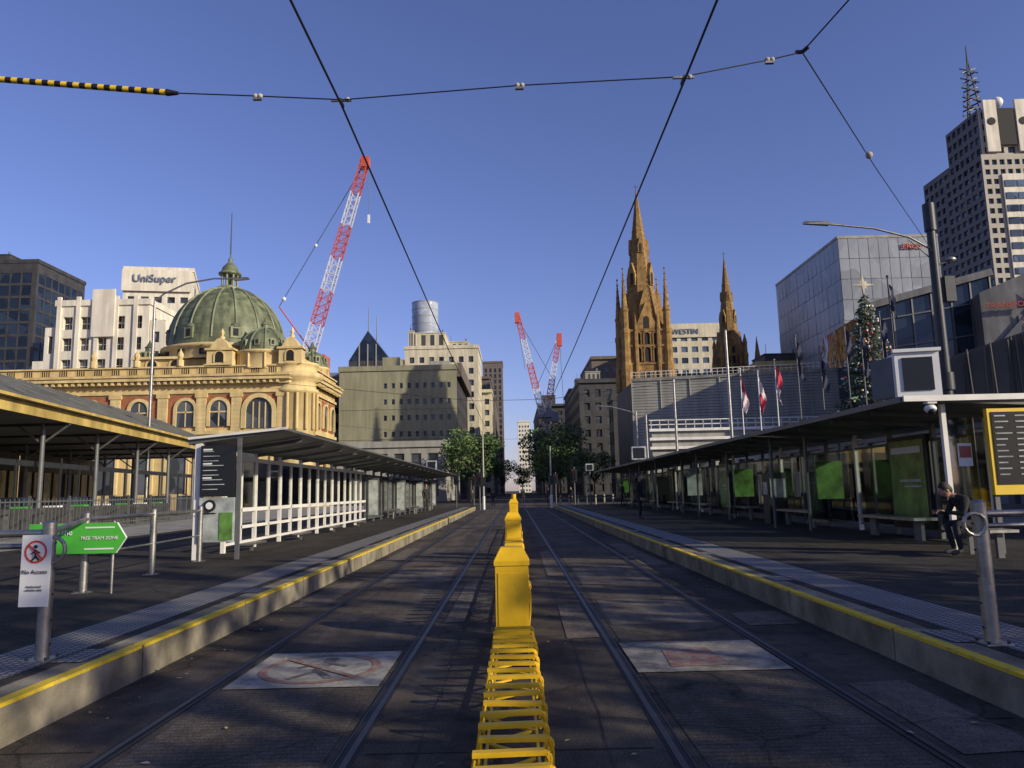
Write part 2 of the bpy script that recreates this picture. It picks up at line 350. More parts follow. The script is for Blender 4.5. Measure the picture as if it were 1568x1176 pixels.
def stencil(name,x0,x1,y0,y1,ring=True):
    g=MB(); g.poly([(x0,y0,.012),(x1,y0,.012),(x1,y1,.012),(x0,y1,.012)],'wpaint' if ring else 'wpaint2')
    cx=(x0+x1)/2; cy=(y0+y1)/2; r=(x1-x0)*.42; ry=(y1-y0)*.42
    if ring:
        n=40
        for i in range(n):
            a=2*math.pi*i/n;b=2*math.pi*(i+1)/n
            g.poly([(cx+r*math.cos(a),cy+ry*math.sin(a),.016),(cx+r*math.cos(b),cy+ry*math.sin(b),.016),(cx+r*.86*math.cos(b),cy+ry*.86*math.sin(b),.016),(cx+r*.86*math.cos(a),cy+ry*.86*math.sin(a),.016)],'rpaint')
        def st(a,b,w,m,z):
            a=Vector(a);b=Vector(b);d=(b-a).normalized();p=Vector((-d.y,d.x))*w/2
            g.poly([(cx+q.x,cy+q.y,z) for q in(a-p,b-p,b+p,a+p)],m)
        st((0,-.1),(.02,.25),.11,'bpaint',.016); st((0,-.1),(-.18,-.38),.06,'bpaint',.0162); st((0,-.1),(.16,-.38),.06,'bpaint',.0164)
        st((0,.2),(-.2,.02),.05,'bpaint',.0166); st((0,.2),(.22,.05),.05,'bpaint',.0168)
        k=[(cx+.07*math.cos(i*.7854)+.02,cy+.34+.07*math.sin(i*.7854),.016) for i in range(8)]; g.poly(k,'bpaint')
        st((-.36*r/.5,.36),(.36*r/.5,-.36),.06,'rpaint',.02)
    else: g.poly([(x0+.3,y0+.15,.016),(x1-.45,y0+.2,.016),(x1-.5,y1-.3,.016),(x0+.35,y1-.35,.016)],'rpaint')
    g.build(name)
stencil('no_pedestrians_road_marking',-2.33,-1.1,6.15,7.45)
stencil('faded_road_marking',.98,2.25,6.4,7.6,False)

H=.27
def platform(name,sx,xfar):
    g=MB(); y=-8.
    g.box(*sorted((sx*3.5,sx*xfar)),-20,62,-.1,H,'plat')
    y=-3.2
    while y<62:
        L=2.46; dy=random.uniform(-.004,.004)
        g.box(*sorted((sx*(3.2+dy),sx*3.498)),y+.02,min(y+L,62),-.1,H-.004,'conc')
        g.box(*sorted((sx*(3.196+dy),sx*3.29)),y+.03,min(y+L-.02,62),H-.022,H+.004,'yline')
        g.box(*sorted((sx*3.21,sx*3.4)),y-.025,y+.015,-.1,H-.02,'joint'); y+=L
    g.poly([(sx*3.62,-8,H+.004),(sx*4.22,-8,H+.004),(sx*4.22,62,H+.004),(sx*3.62,62,H+.004)],'tact')
    for k in range(14):
        y=2+4*k; g.poly([(sx*3.35,y,H+.004),(sx*3.6,y,H+.004),(sx*3.6,y+.5,H+.004),(sx*3.35,y+.5,H+.004)],'tact')
    g.build(name)
platform('tram_platform',-1,13.); platform('tram_platform.001',1,14.)
g=MB(); g.box(-90,-13.002,-20,84,-.1,H-.02,'conc2'); g.build('station_pavement')
g=MB(); g.box(14.002,90,-20,66,-.1,H+.05,'conc2'); g.build('plaza_pavement')

# ------------------------------------------------------------------ yellow centre barrier
g=MB(); bx=-.045
def slatrun(y0,y1,st,w,h0,h1):
    y=y0;k=0
    while y<y1:
        h=h0+(h1-h0)*(y-y0)/(y1-y0)
        j=random.uniform(-.010,.010); a=random.uniform(-.02,.02); x0=bx-w/2+j;x1=bx+w/2+j
        g.mesh([(x0,y-a,h),(x1,y+a,h),(x1,y+a+.045,h),(x0,y-a+.045,h),(x0,y-a,h-.024),(x1,y+a,h-.024),(x1,y+a+.045,h-.024),(x0,y-a+.045,h-.024)],[(0,1,2,3),(7,6,5,4),(0,4,5,1),(1,5,6,2),(2,6,7,3),(3,7,4,0)],'barrier')
        pts=[]
        for i in range(9):
            t=-math.pi/2+math.pi*i/8
            pts.append((x1-.004+.032*math.cos(t),y+.02+st*.38*math.cos(t*.5)*.2,h-.012-.06*(math.sin(t)+1)/2*1.2))
        g.tube(pts,.010,'barrier',6)
        g.tube([(x1+.005,y+.02,h-.02),(x1+.028,y+.05,h*.7),(x1+.024,y+.05,h*.4),(x1,y+.03,.03)],.010,'barrier',6)
        g.tube([(x0+.01,y+.02,h-.02),(x0-.008,y+.03,h*.5),(x0+.01,y+.03,.03)],.010,'barrier',6)
        zz=h*.35
        if k%2==0: g.beam((x0+.04,y+.03,zz),(x1-.06,y+st,zz),.02,.014,'barrier')
        else: g.beam((x1-.04,y+.03,zz),(x0+.06,y+st,zz),.02,.014,'barrier')
        y+=st*random.uniform(.9,1.1);k+=1
    for xx in(bx-w*.40,bx+w*.42): g.beam((xx,y0,h0*.35),(xx,y1,h1*.35),.016,.016,'barrier')
def endpost(y,w,h,d=.3):
    g.box(bx-w/2,bx+w/2,y,y+d,.02,h,'barrier')
    a=[(bx-w/2-.012,y-.012,h),(bx+w/2+.012,y-.012,h),(bx+w/2+.012,y+d+.012,h),(bx-w/2-.012,y+d+.012,h)]
    b=[(bx-w*.33,y+.08,h+.13),(bx+w*.33,y+.08,h+.13),(bx+w*.33,y+d-.06,h+.13),(bx-w*.33,y+d-.06,h+.13)]
    c=[(x,yy,z-.045) for x,yy,z in a]
    g.mesh(c+a+b,[(0,1,5,4),(1,2,6,5),(2,3,7,6),(3,0,4,7),(4,5,9,8),(5,6,10,9),(6,7,11,10),(7,4,8,11),(8,9,10,11)],'barrier')
    g.box(bx-w*.42,bx+w*.42,y-.008,y,.12,h-.12,'barrier')
slatrun(2.6,7.55,.235,.345,.31,.20); endpost(7.75,.335,.80); slatrun(8.15,16.4,.28,.33,.5,.5); endpost(16.8,.34,.90); slatrun(17.3,30,.4,.34,.6,.6); endpost(30,.34,1.05)
g.tube([(-.05,36,.0),(-.05,36,1.35)],.12,'barrier',8)
g.build('yellow_barrier')

# ------------------------------------------------------------------ railings + signs near camera
def post(g,x,y,h=1.06,r=.052):
    g.obox((x,y,H+.006),.2,.2,.012,0,'steel')
    g.cyl((x,y,H),(x,y,H+h),r,r,'steel',14); g.cyl((x,y,H+h),(x,y,H+h+.02),r*.9,r*.5,'steel',14)
    for z in(.12,.3,.5,.7,.9): g.cyl((x-r*1.15,y,H+z),(x+r*1.15,y,H+z),.009,.009,'dsteel',6)
    for sx in(-1,1): 
        for sy in(-1,1): g.cyl((x+sx*.075,y+sy*.075,H+.01),(x+sx*.075,y+sy*.075,H+.03),.012,.012,'dsteel',6)
g=MB()
L=[(-3.74,6.13),(-5.85,10.4),(-6.0,12.65),(-6.2,15.0)]
for x,y in L: post(g,x,y)
g.tube([(-3.74,6.13,H+.98),(-5.85,10.4,H+.98),(-6.0,12.65,H+.98),(-6.2,15,H+.98)],.03,'steel',8)
g.tube([(-3.74,6.13,H+.98),(-6.5,6.0,H+.98)],.03,'steel',8); g.tube([(-3.74,6.13,H+.88),(-6.5,6.0,H+.88)],.022,'steel',8)
g.tube([(-5.85,10.4,H+.5),(-6.0,12.65,H+.5),(-6.2,15,H+.5)],.015,'steel',8)
g.tube([(-3.66+.10*math.cos(a*.5),6.05,H+.85+.10*math.sin(a*.5)) for a in range(14)],.015,'steel',6)
g.build('platform_railing')
g=MB(); post(g,3.61,5.94,1.06,.056)
g.tube([(3.61,5.94,H+.97),(4.6,6.0,H+.97),(6.2,6.1,H+.97)],.028,'steel',8)
g.tube([(3.61,5.94,H+.88),(4.6,6.0,H+.88),(6.2,6.1,H+.88)],.02,'steel',8)
g.tube([(3.52+.085*math.cos(a*.5),5.86,H+.90+.085*math.sin(a*.5)) for a in range(14)],.014,'steel',6)
post(g,6.2,6.1); g.build('platform_railing.001')
g=MB(); X=-3.77; g.box(X-.115,X+.115,6.02,6.03,.69,1.24,'sgnw')
for i in range(24):
    a=2*math.pi*i/24;b=a+2*math.pi/24
    g.poly([(X+r*math.cos(t),6.014,1.11+r*math.sin(t)) for r,t in((.088,a),(.088,b),(.074,b),(.074,a))],'sgnr')
g.beam((X-.056,6.009,1.166),(X+.056,6.009,1.054),.002,.012,'sgnr'); g.beam((X,6.013,1.07),(X,6.013,1.13),.002,.026,'black'); g.cyl((X,6.014,1.15),(X,6.008,1.15),.014,.014,'black',10)
g.beam((X,6.012,1.075),(X-.028,6.012,1.04),.002,.012,'black'); g.beam((X,6.012,1.075),(X+.03,6.012,1.045),.002,.012,'black'); g.beam((X,6.012,1.12),(X-.035,6.012,1.095),.002,.01,'black'); g.beam((X,6.012,1.12),(X+.035,6.012,1.10),.002,.01,'black')
g.box(X,X+.06,6.035,6.06,.8,.84,'steel'); g.box(X,X+.06,6.035,6.06,1.1,1.14,'steel')
s=g.build('no_access_sign')
text('lettering','No Access',(X,6.012,.955),(R(90),0,0),.046,'black',s,.001)
text('lettering_small','Authorised\nvehicles only',(X,6.012,.83),(R(90),0,0),.026,'black',s,.001)
g=MB(); fp=[(-6.5,.80),(-5.33,.80),(-5.2,1.0),(-5.33,1.2),(-6.5,1.2)]
g.poly([(x,10.2,z) for x,z in fp],'sgng'); g.poly([(x,10.24,z) for x,z in fp],'sgng')
for i in range(5): a=fp[i];b=fp[(i+1)%5]; g.poly([(a[0],10.2,a[1]),(b[0],10.2,b[1]),(b[0],10.24,b[1]),(a[0],10.24,a[1])],'sgnw')
for x in(-6.4,-5.4): g.cyl((x,10.27,H),(x,10.27,1.22),.02,.02,'steel',8)
for z0,z1 in((.85,.87),(1.13,1.15)): g.box(-5.75,-5.36,10.193,10.199,z0,z1,'sgnw')
s=g.build('tram_zone_banner'); text('lettering','FREE TRAM ZONE',(-5.55,10.19,1.0),(R(90),0,0),.062,'sgnw',s,.002); text('lettering_b','to the',(-6.05,10.19,1.08),(R(90),0,0),.11,'sgnw',s,.002)

# ------------------------------------------------------------------ tram shelters
g=MB(); Y0,Y1=15.3,60
def wedge(g,xa,za,xb,zb,y0,y1,th,m,mf):
    v=[(xa,y0,za),(xb,y0,zb),(xb,y1,zb),(xa,y1,za),(xa,y0,za-th*2.2),(xb,y0,zb-th),(xb,y1,zb-th),(xa,y1,za-th*2.2)]
    g.mesh(v,[(0,1,2,3)],m); g.mesh(v,[(4,5,6,7),(0,1,5,4),(1,2,6,5),(2,3,7,6),(3,0,4,7)],mf)
for k in range(6):
    a=Y0+k*7.6; wedge(g,-6.62,2.68,-4.6,2.87,a,a+7.5,.045,'roofg','gsteel')
g.beam((-6.6,15.25,2.70),(-4.6,15.25,2.87),.05,.05,'white')
y=17.0;k=0
while y<58:
    fr='white' if y<33 else 'gsteel'
    g.beam((-6.5,y,H),(-6.5,y,2.58),.09,.09,fr)
    g.beam((-6.5,y,2.52),(-4.8,y,2.74),.05,.08,'gsteel')
    st=2.0
    if y<33:
        for z,h in((2.40,.10),(1.20,.09),(.80,.07),(.45,.06)): g.box(-6.54,-6.46,y+.045,y+st-.045,z-h/2,z+h/2,fr)
        g.box(-6.505,-6.495,y+.05,y+st-.05,1.25,2.35,'glassd')
        g.box(-6.54,-6.46,y+.97,y+1.03,.49,2.34,fr)
        if k%2==0: g.box(-6.2,-5.95,y+.2,y+1.3,.42,.46,'steel'); g.beam((-6.1,y+.7,H),(-6.1,y+.7,.42),.06,.06,'gsteel')
    else:
        g.box(-6.53,-6.47,y+.045,y+st-.045,2.3,2.36,fr); g.box(-6.53,-6.47,y+.045,y+st-.045,.42,.47,fr)
        g.box(-6.505,-6.495,y+.05,y+st-.05,.48,2.3,'glassd')
        if k%4==0: g.box(-6.4,-5.9,y+.05,y+.12,.5,2.2,'gsteel'); g.box(-6.35,-5.95,y+.035,y+.05,.6,2.1,'adw')
        if k%4==2: g.box(-6.2,-5.8,y+.2,y+1.5,.68,.74,'steel'); g.cyl((-6,y+.5,H),(-6,y+.5,.7),.03,.03,'steel'); g.cyl((-6,y+1.2,H),(-6,y+1.2,.7),.03,.03,'steel')
    y+=st;k+=1
g.box(-6.48,-6.34,15.32,15.46,H,2.62,'white'); g.box(-5.62,-5.54,15.3,15.36,H,2.7,'gsteel')
g.box(-6.33,-5.64,15.24,15.32,1.52,2.55,'scr')
g.box(-6.338,-5.632,15.26,15.34,.62,1.5,'adw'); g.box(-5.92,-5.66,15.245,15.258,.66,1.2,'adg')
g.cyl((-6.12,15.25,1.34),(-6.12,15.22,1.34),.12,.12,'black',20); g.cyl((-6.12,15.219,1.34),(-6.12,15.21,1.34),.07,.07,'sgnw',20); g.box(-6.33,-6.0,15.24,15.258,1.18,1.2,'black')
for i in range(9):
    z=2.42-i*.095; g.box(-6.28,-6.28+random.uniform(.2,.5),15.232,15.238,z,z+.014,'adw')
    if i%3==0: g.box(-6.28,-6.1,15.23,15.238,z+.03,z+.06,'sgnw')
sh=g.build('tram_shelter')

g=MB(); 
for k in range(6):
    a=13.0+k*8.6; wedge(g,10.0,2.86,6.8,2.96,a,a+8.5,.06,'roofg','roofg')
g.beam((6.78,12.96,2.93),(10.2,12.96,2.93),.05,.10,'white')
g.beam((6.76,13,2.92),(6.76,64,2.92),.04,.10,'gsteel')
y=14.6;k=0
while y<62:
    st=1.9
    g.beam((9.2,y,H),(9.2,y,2.84),.09,.09,'gsteel' if k%3 else 'white'); g.beam((9.2,y,2.74),(7.0,y,2.84),.05,.09,'gsteel')
    if k in(1,9,15):
        g.box(9.08,9.3,y+.1,y+st-.1,.45,2.55,'dsteel'); g.box(9.06,9.08,y+.2,y+st-.2,.6,2.45,'adg')
        g.box(9.045,9.058,y+.35,y+st-.6,1.5,1.56,'adw'); g.box(9.045,9.058,y+.35,y+st-.8,1.38,1.42,'adw'); g.box(9.045,9.058,y+.3,y+st-.3,2.15,2.3,'sgnw')
    else:
        g.box(9.17,9.23,y+.045,y+st-.045,2.38,2.44,'gsteel'); g.box(9.17,9.23,y+.045,y+st-.045,.42,.47,'gsteel'); g.box(9.18,9.22,y+.93,y+.97,.48,2.38,'gsteel')
        g.box(9.195,9.205,y+.05,y+st-.05,.48,2.38,'glass')
        if k%2: g.box(9.16,9.165,y+.2,y+.8,1.1,1.9,random.choice(['adw','scr']))
    if k%3==1:
        g.box(8.3,8.8,y-.6,y+2.,.69,.75,'steel')
        for yy in(y-.3,y+1.7): g.beam((8.55,yy,H),(8.55,yy,.7),.07,.3,'gsteel'); 
    if k%4==3:
        g.box(7.9,9.0,y+.03,y+.09,.5,2.3,'glassd'); g.box(7.85,7.9,y,y+.12,H,2.8,'gsteel')
        g.box(8.1,8.8,y-.01,y+.02,1.1,2.1,random.choice(['adw','scr','adg']))
    y+=st;k+=1
for y in(22,31,40,49): g.cyl((7.5,y,H),(7.5,y,2.86),.045,.045,'gsteel',8)
g.box(7.55,7.63,13.2,13.28,H,2.85,'white')
g.box(7.63,8.12,13.23,13.25,.45,2.6,'glass'); g.box(7.78,8.02,13.2,13.22,1.75,2.15,'sgnw'); g.box(7.80,8.0,13.19,13.2,1.9,2.1,'rpaintc')
g.box(8.16,9.1,12.9,13.0,1.25,2.72,'sgny'); g.box(8.22,9.04,12.885,12.899,1.42,2.66,'scr')
for i in range(11):
    z=2.58-i*.1; 
    for x0 in(8.26,8.62): g.box(x0,x0+random.uniform(.12,.30),12.875,12.884,z,z+.022,'adw')
g.box(8.18,8.26,12.95,13.02,H,1.25,'gsteel')
g.box(8.2,8.8,24.5,25.1,H,1.9,'dsteel'); g.box(8.19,8.2,24.6,25.0,1.2,1.6,'adw'); g.box(8.25,8.75,24.48,24.5,1.1,1.7,'adw')
g.build('tram_shelter.001')
g=MB(); a=R(-12); c=Vector((7.35,13.6,3.42)); n=Vector((-.208,-.978,0))
g.obox(c,.74,.5,.80,a,'sgnw'); g.obox(c+n*.262,.50,.02,.6,a,'scr'); g.obox(c+n*.25+Vector((0,0,.43)),.80,.1,.06,a,'sgnw'); g.obox((6.93,13.85,3.4),.12,.5,.74,R(20),'gsteel')
g.cyl((7.35,13.6,2.9),(7.35,13.6,3.1),.06,.06,'gsteel',8); g.build('display_cabinet')
g=MB(); g.obox((7.2,12.9,2.84),.16,.16,.03,0,'white'); g.cyl((7.2,12.9,2.86),(7.2,12.9,2.74),.03,.03,'white'); g.ball((7.2,12.9,2.74),(.10,.10,.08),'sgnw',14,8); g.ball((7.2,12.86,2.70),.07,'black',12,7); g.build('security_camera')

# ------------------------------------------------------------------ overhead wires
g=MB()
Lw=[(-1.85,-3,5.75),(-1.82,5.9,5.7),(-1.77,7.6,5.66),(-1.73,20,5.4),(-1.72,45,5.45),(-1.72,75,5.5),(-1.72,140,5.6)]
Rw=[(1.95,-3,5.8),(1.9,5.7,5.78),(1.88,7.4,5.72),(1.75,20,5.4),(1.65,45,5.45),(1.65,75,5.5),(1.65,140,5.6)]
g.tube(Lw,.012,'black',6); g.tube(Rw,.012,'black',6)
span=[(-5.7,7.5,6.02),(-5.4,7.5,5.97),(-3.5,7.5,5.79),(-2.7,7.5,5.74),(-1.75,7.55,5.70),(.15,7.5,5.79),(1.88,7.4,5.79),(2.84,7.5,6.02),(3.2,7.5,6.1)]
g.tube([(-12,7.4,6.9)]+span,.008,'black',6); g.tube([(3.2,7.5,6.1),(3.35,6.7,6.14),(4.0,3.5,6.3),(6,-4,6.9)],.008,'black',6)
g.tube([(3.2,7.5,6.1),(6.5,12.6,7.0),(15,25.7,9.55)],.008,'black',6)
a=Vector((-5.75,7.5,6.03));b=Vector((-3.62,7.5,5.80)); n=32
for i in range(n): g.cyl(a.lerp(b,i/n),a.lerp(b,(i+1)/n),.032,.032,'sgny' if i%2 else 'black',10)
g.cyl(b,b+Vector((.12,0,-.01)),.04,.02,'black',8)
for p in((-2.65,7.5,5.735),(.15,7.5,5.79),(2.84,7.5,6.02)):
    g.ball((p[0]-.02,p[1],p[2]),(.03,.028,.028),'bstone',8,6); g.ball((p[0]+.03,p[1],p[2]),(.03,.028,.028),'bstone',8,6); g.box(p[0]-.045,p[0]+.045,p[1]-.02,p[1]+.02,p[2]-.045,p[2]-.022,'steel')
g.ball((6.0,11.8,6.87),.06,'bstone',8,6)
for p in((-1.77,7.58,5.68),(1.88,7.4,5.75)):
    g.beam((p[0]-.11,p[1],p[2]+.03),(p[0]+.11,p[1],p[2]+.03),.025,.025,'steel'); g.ball((p[0]+.07,p[1],p[2]+.035),.028,'bstone',8,6); g.beam((p[0],p[1]-.08,p[2]),(p[0],p[1]+.08,p[2]),.03,.03,'dsteel')
for y in(34,60):
    g.tube([(-14,y,7.),(-1.72,y,5.6),(1.65,y,5.6),(14,y,7.)],.010,'black',5)
g.tube([(3.14,7.53,6.12),(3.2,7.5,6.1),(3.25,7.45,6.13)],.022,'dsteel',6)
g.build('tram_overhead_wires')

# ------------------------------------------------------------------ buildings
def bld(name,fp,z,mw,mg,bay=4,fl=3.6,wf=.6,hf=.55,rec=.3,z0=0,par=.8,mull=False,roof=None,extra=None,par_w=.3):
    g=MB(); n=len(fp)
    for i in range(n):
        p,q=fp[i],fp[(i+1)%n]; Ln=math.hypot(q[0]-p[0],q[1]-p[1])
        g.facade(p,q,z0,z,max(1,round(Ln/bay)),max(1,round((z-z0)/fl)),wf,hf,rec,mw,mg,mull=mull)
    g.poly([(x,y,z) for x,y in fp],roof or 'conc2')
    cx=sum(p[0] for p in fp)/n; cy=sum(p[1] for p in fp)/n
    def sc(k): return [(cx+(x-cx)*k,cy+(y-cy)*k) for x,y in fp]
    big=max(abs(p[0]-cx) for p in fp)
    o=sc(1+.25/big); o2=sc(1-par_w/big)
    for i in range(n):
        j=(i+1)%n
        g.mesh([(*o[i],z-.25),(*o[j],z-.25),(*o[j],z+par),(*o[i],z+par),(*o2[i],z+par),(*o2[j],z+par),(*o2[i],z),(*o2[j],z)],[(0,1,2,3),(3,2,5,4),(4,5,7,6)],mw)
        g.mesh([(*fp[i],z-.25),(*fp[j],z-.25),(*o[j],z-.25),(*o[i],z-.25)],[(0,1,2,3)],mw)
    if extra: extra(g)
    return g.build(name)
def rect(x0,x1,y0,y1): return [(x0,y0),(x1,y0),(x1,y1),(x0,y1)]
def plant(*boxes,m='bgrey'):
    def f(g):
        for b in boxes:
            g.box(*b,m); x0,x1,y0,y1,z0,z1=b
            g.box(x0-.15,x1+.15,y0-.15,y1+.15,z1,z1+.25,m)
            for q in range(3): xx=x0+(x1-x0)*(.2+.3*q); g.box(xx,xx+(x1-x0)*.14,y0-.05,y0-.01,z0+.3,z1-.5,'bdark')
            g.cyl((x0+.5,y0+.6,z1),(x0+.5,y0+.6,z1+2.4),.06,.04,'dsteel',5); g.cyl((x1-.8,y0+1,z1),(x1-.8,y0+1,z1+1.2),.25,.25,'gsteel',8)
    return f
bld('dark_office_tower',rect(-172,-130,200,223),67,'bdark','wind',3.2,3.8,.86,.8,.12,extra=plant((-165,-140,203,220,67.2,70.2),m='bdark'))
def uni(g): g.beam((-95.6,179.4,55.2),(-79.6,182.4,55.2),.3,5.4,'bwhite')
o=bld('white_sign_office_building',[(-95.5,180),(-79.5,183),(-86,202),(-103,199)],58,'bwhite','win',3.6,3.6,.6,.45,.3,extra=uni)
text('roof_sign','UniSuper',(-88.0,180.35,55.6),(R(90),0,R(10.6)),2.7,'cgrey',o,.1)
def deco(g):
    for i,(x0,x1,z0,z1) in enumerate(((-84.5,-80.6,0,26),(-82.6,-80.55,26,32),(-64.0,-61.5,0,33))):
        g.facade((x0,130.3),(x1,130.3),z0,z1,1,max(1,int((z1-z0)/3.6)),.4,.55,.4,'bwhite','win'); g.box(x0,x1,130.8,145,z0,z1,'bwhite'); g.poly([(x0,130.3,z1),(x1,130.3,z1),(x1,145,z1),(x0,145,z1)],'bwhite')
    for x in(-80,-76.6,-73.2,-69.8,-66.4): g.box(x-.35,x+.35,129.65,129.98,4,37.4,'bwhite')
    g.box(-74,-70,129.4,129.64,30,38.6,'bwhite')
bld('white_deco_building',rect(-80.5,-64.1,130,150),36,'bwhite','win',3.3,4.2,.55,.6,.7,extra=deco,mull=True)
g0=MB()
x0,x1,yf,zt=-40.7,-13.,175,31
g0.facade((x0+9,yf),(x1,yf),0,zt,9,7,.42,.32,.4,'bolive','win',mx=.05,zb=.06,zt=.08)
g0.poly([(x0,yf,0),(x0+9,yf,0),(x0+9,yf,zt),(x0,yf,zt)],'bolive')
g0.facade((x1,yf),(x1,215),0,zt,10,8,.5,.5,.4,'bdark','win'); g0.poly([(x0,yf,zt),(x1,yf,zt),(x1,215,zt),(x0,215,zt)],'bolive'); g0.poly([(x0,yf,0),(x0,215,0),(x0,215,zt),(x0,yf,zt)],'bolive')
g0.box(x0-.2,x1+.3,yf-.3,yf-.02,zt-.8,zt+.4,'bolive'); g0.box(x1+.02,x1+1.2,yf,215,zt-2.5,zt+.8,'bbrown')
g0.box(-31,-27,178,184,31,34,'bolive'); g0.box(-20,-15,179,186,31,33,'bgrey')
g0.box(-43,-40.72,180,215,0,25,'bdark')
for z in(7,14,21): g0.box(x0,x1,yf-.12,yf-.02,z,z+.2,'bolive')
g0.build('olive_office_building')
bld('cream_stepped_building',rect(-32,-10,222,245),44.5,'bcream','win',3.2,3.6,.5,.5,.4,extra=plant((-29,-20,224,238,44.6,49.5),(-19,-13,226,236,44.6,47),(-31,-29.5,223,226,44.6,50),m='bcream'))
bld('cream_stepped_building',rect(-10,-6.8,246,260),34,'bcream','win',3.2,3.6,.5,.5,.4)
g=MB()
for j in range(26):
    g.lathe((-46.5,400,j*4),[(7.2,0),(7.2,3.6)],28,'curt2'); g.lathe((-46.5,400,j*4+3.6),[(7.2,0),(7.3,.05),(7.3,.35),(7.2,.4)],28,'bgrey')
g.lathe((-46.5,400,104),[(7.2,0),(.1,.2)],28,'bgrey'); g.build('cylindrical_glass_tower')
g=MB()
g.facade((-77,350),(-57,350),0,64,6,16,.7,.6,.3,'bdark','wind'); g.facade((-57,350),(-57,372),0,64,6,16,.7,.6,.3,'bdark','wind'); g.prism([(-76.9,350.4),(-57.1,350.4),(-57.1,372),(-76.9,372)],0,63.9,'bdark')
g.mesh([(-77,350,64),(-57,350,64),(-57,372,64),(-77,372,64),(-68,350,78.5),(-68,372,78.5)],[(0,1,4),(1,2,5,4),(2,3,5),(3,0,4,5)],'wind')
for x in(-69.5,-65.5): g.cyl((x,360,70),(x,360,93 if x<-68 else 88),.45,.16,'gsteel',6)
for x in(-72,-68,-64): g.box(x-.25,x+.25,349.6,349.95,40,72,'bgrey')
g.build('gabled_office_tower')
bld('low_brown_tower',rect(-56,-46,360,380),65,'bbrown','win',3,3.6,.6,.5)
bld('brown_slab_tower',rect(-17.5,-5.6,450,470),79,'bbrown','wind',3,3.6,.5,.7)
bld('street_office_building',rect(-22,-8.6,262,300),33,'bgrey','win',3.4,3.6,.5,.55)
bld('street_office_building',rect(-24,-8.8,302,350),47,'bbrown','win',3.6,3.6,.5,.55,extra=plant((-20,-14,306,320,47.2,50)))
bld('street_office_building',rect(-24,-8.2,352,440),45,'bbrown','win',3.6,3.6,.5,.55)
bld('street_office_building',rect(23,38,300,330),41,'bbrown','win',3.4,3.6,.55,.55,extra=plant((26,31,302,310,41.2,46)))
bld('street_office_building',rect(18,34,200,240),30,'bdark','win',3.4,3.8,.5,.55,extra=plant((20,24,202,210,30.2,33)))
bld('street_office_building',rect(27,40,250,290),45,'bbrown','win',3.4,3.8,.5,.55)
bld('street_office_building',rect(12,28,345,430),40,'bdark','win',3.6,3.6,.5,.55,extra=plant((14,20,347,360,40.2,45),m='bdark'))
bld('far_white_tower',rect(4,14,620,640),58,'bwhite','winb',2.6,3.6,.6,.5)
bld('corner_shop_building',rect(17.5,32,130,136),17,'bdark','win',3.2,4,.5,.55)
bld('shopfront_building',rect(-36,-11.5,128,160),9.5,'bgrey','win',3.2,4,.6,.6)
bld('blue_office_building',rect(-50,-41,180,200),30,'cgrey','winb',3,3.6,.7,.6)
o=bld('hotel_building',rect(46.4,63,220,245),49,'bcream','winb',3.2,3.5,.62,.5,.3,extra=lambda g:g.box(46.5,62.9,219.6,219.95,45.6,49.2,'bcream'))
text('roof_sign','WESTIN',(52.0,219.4,47.3),(R(90),0,0),2.2,'cgrey',o,.1)
bld('ochre_building',rect(49.7,61,150,165),25.5,'bgold','win',2.6,3.6,.5,.5,.3,extra=plant((52,59,152,160,25.6,28),m='bdark'))

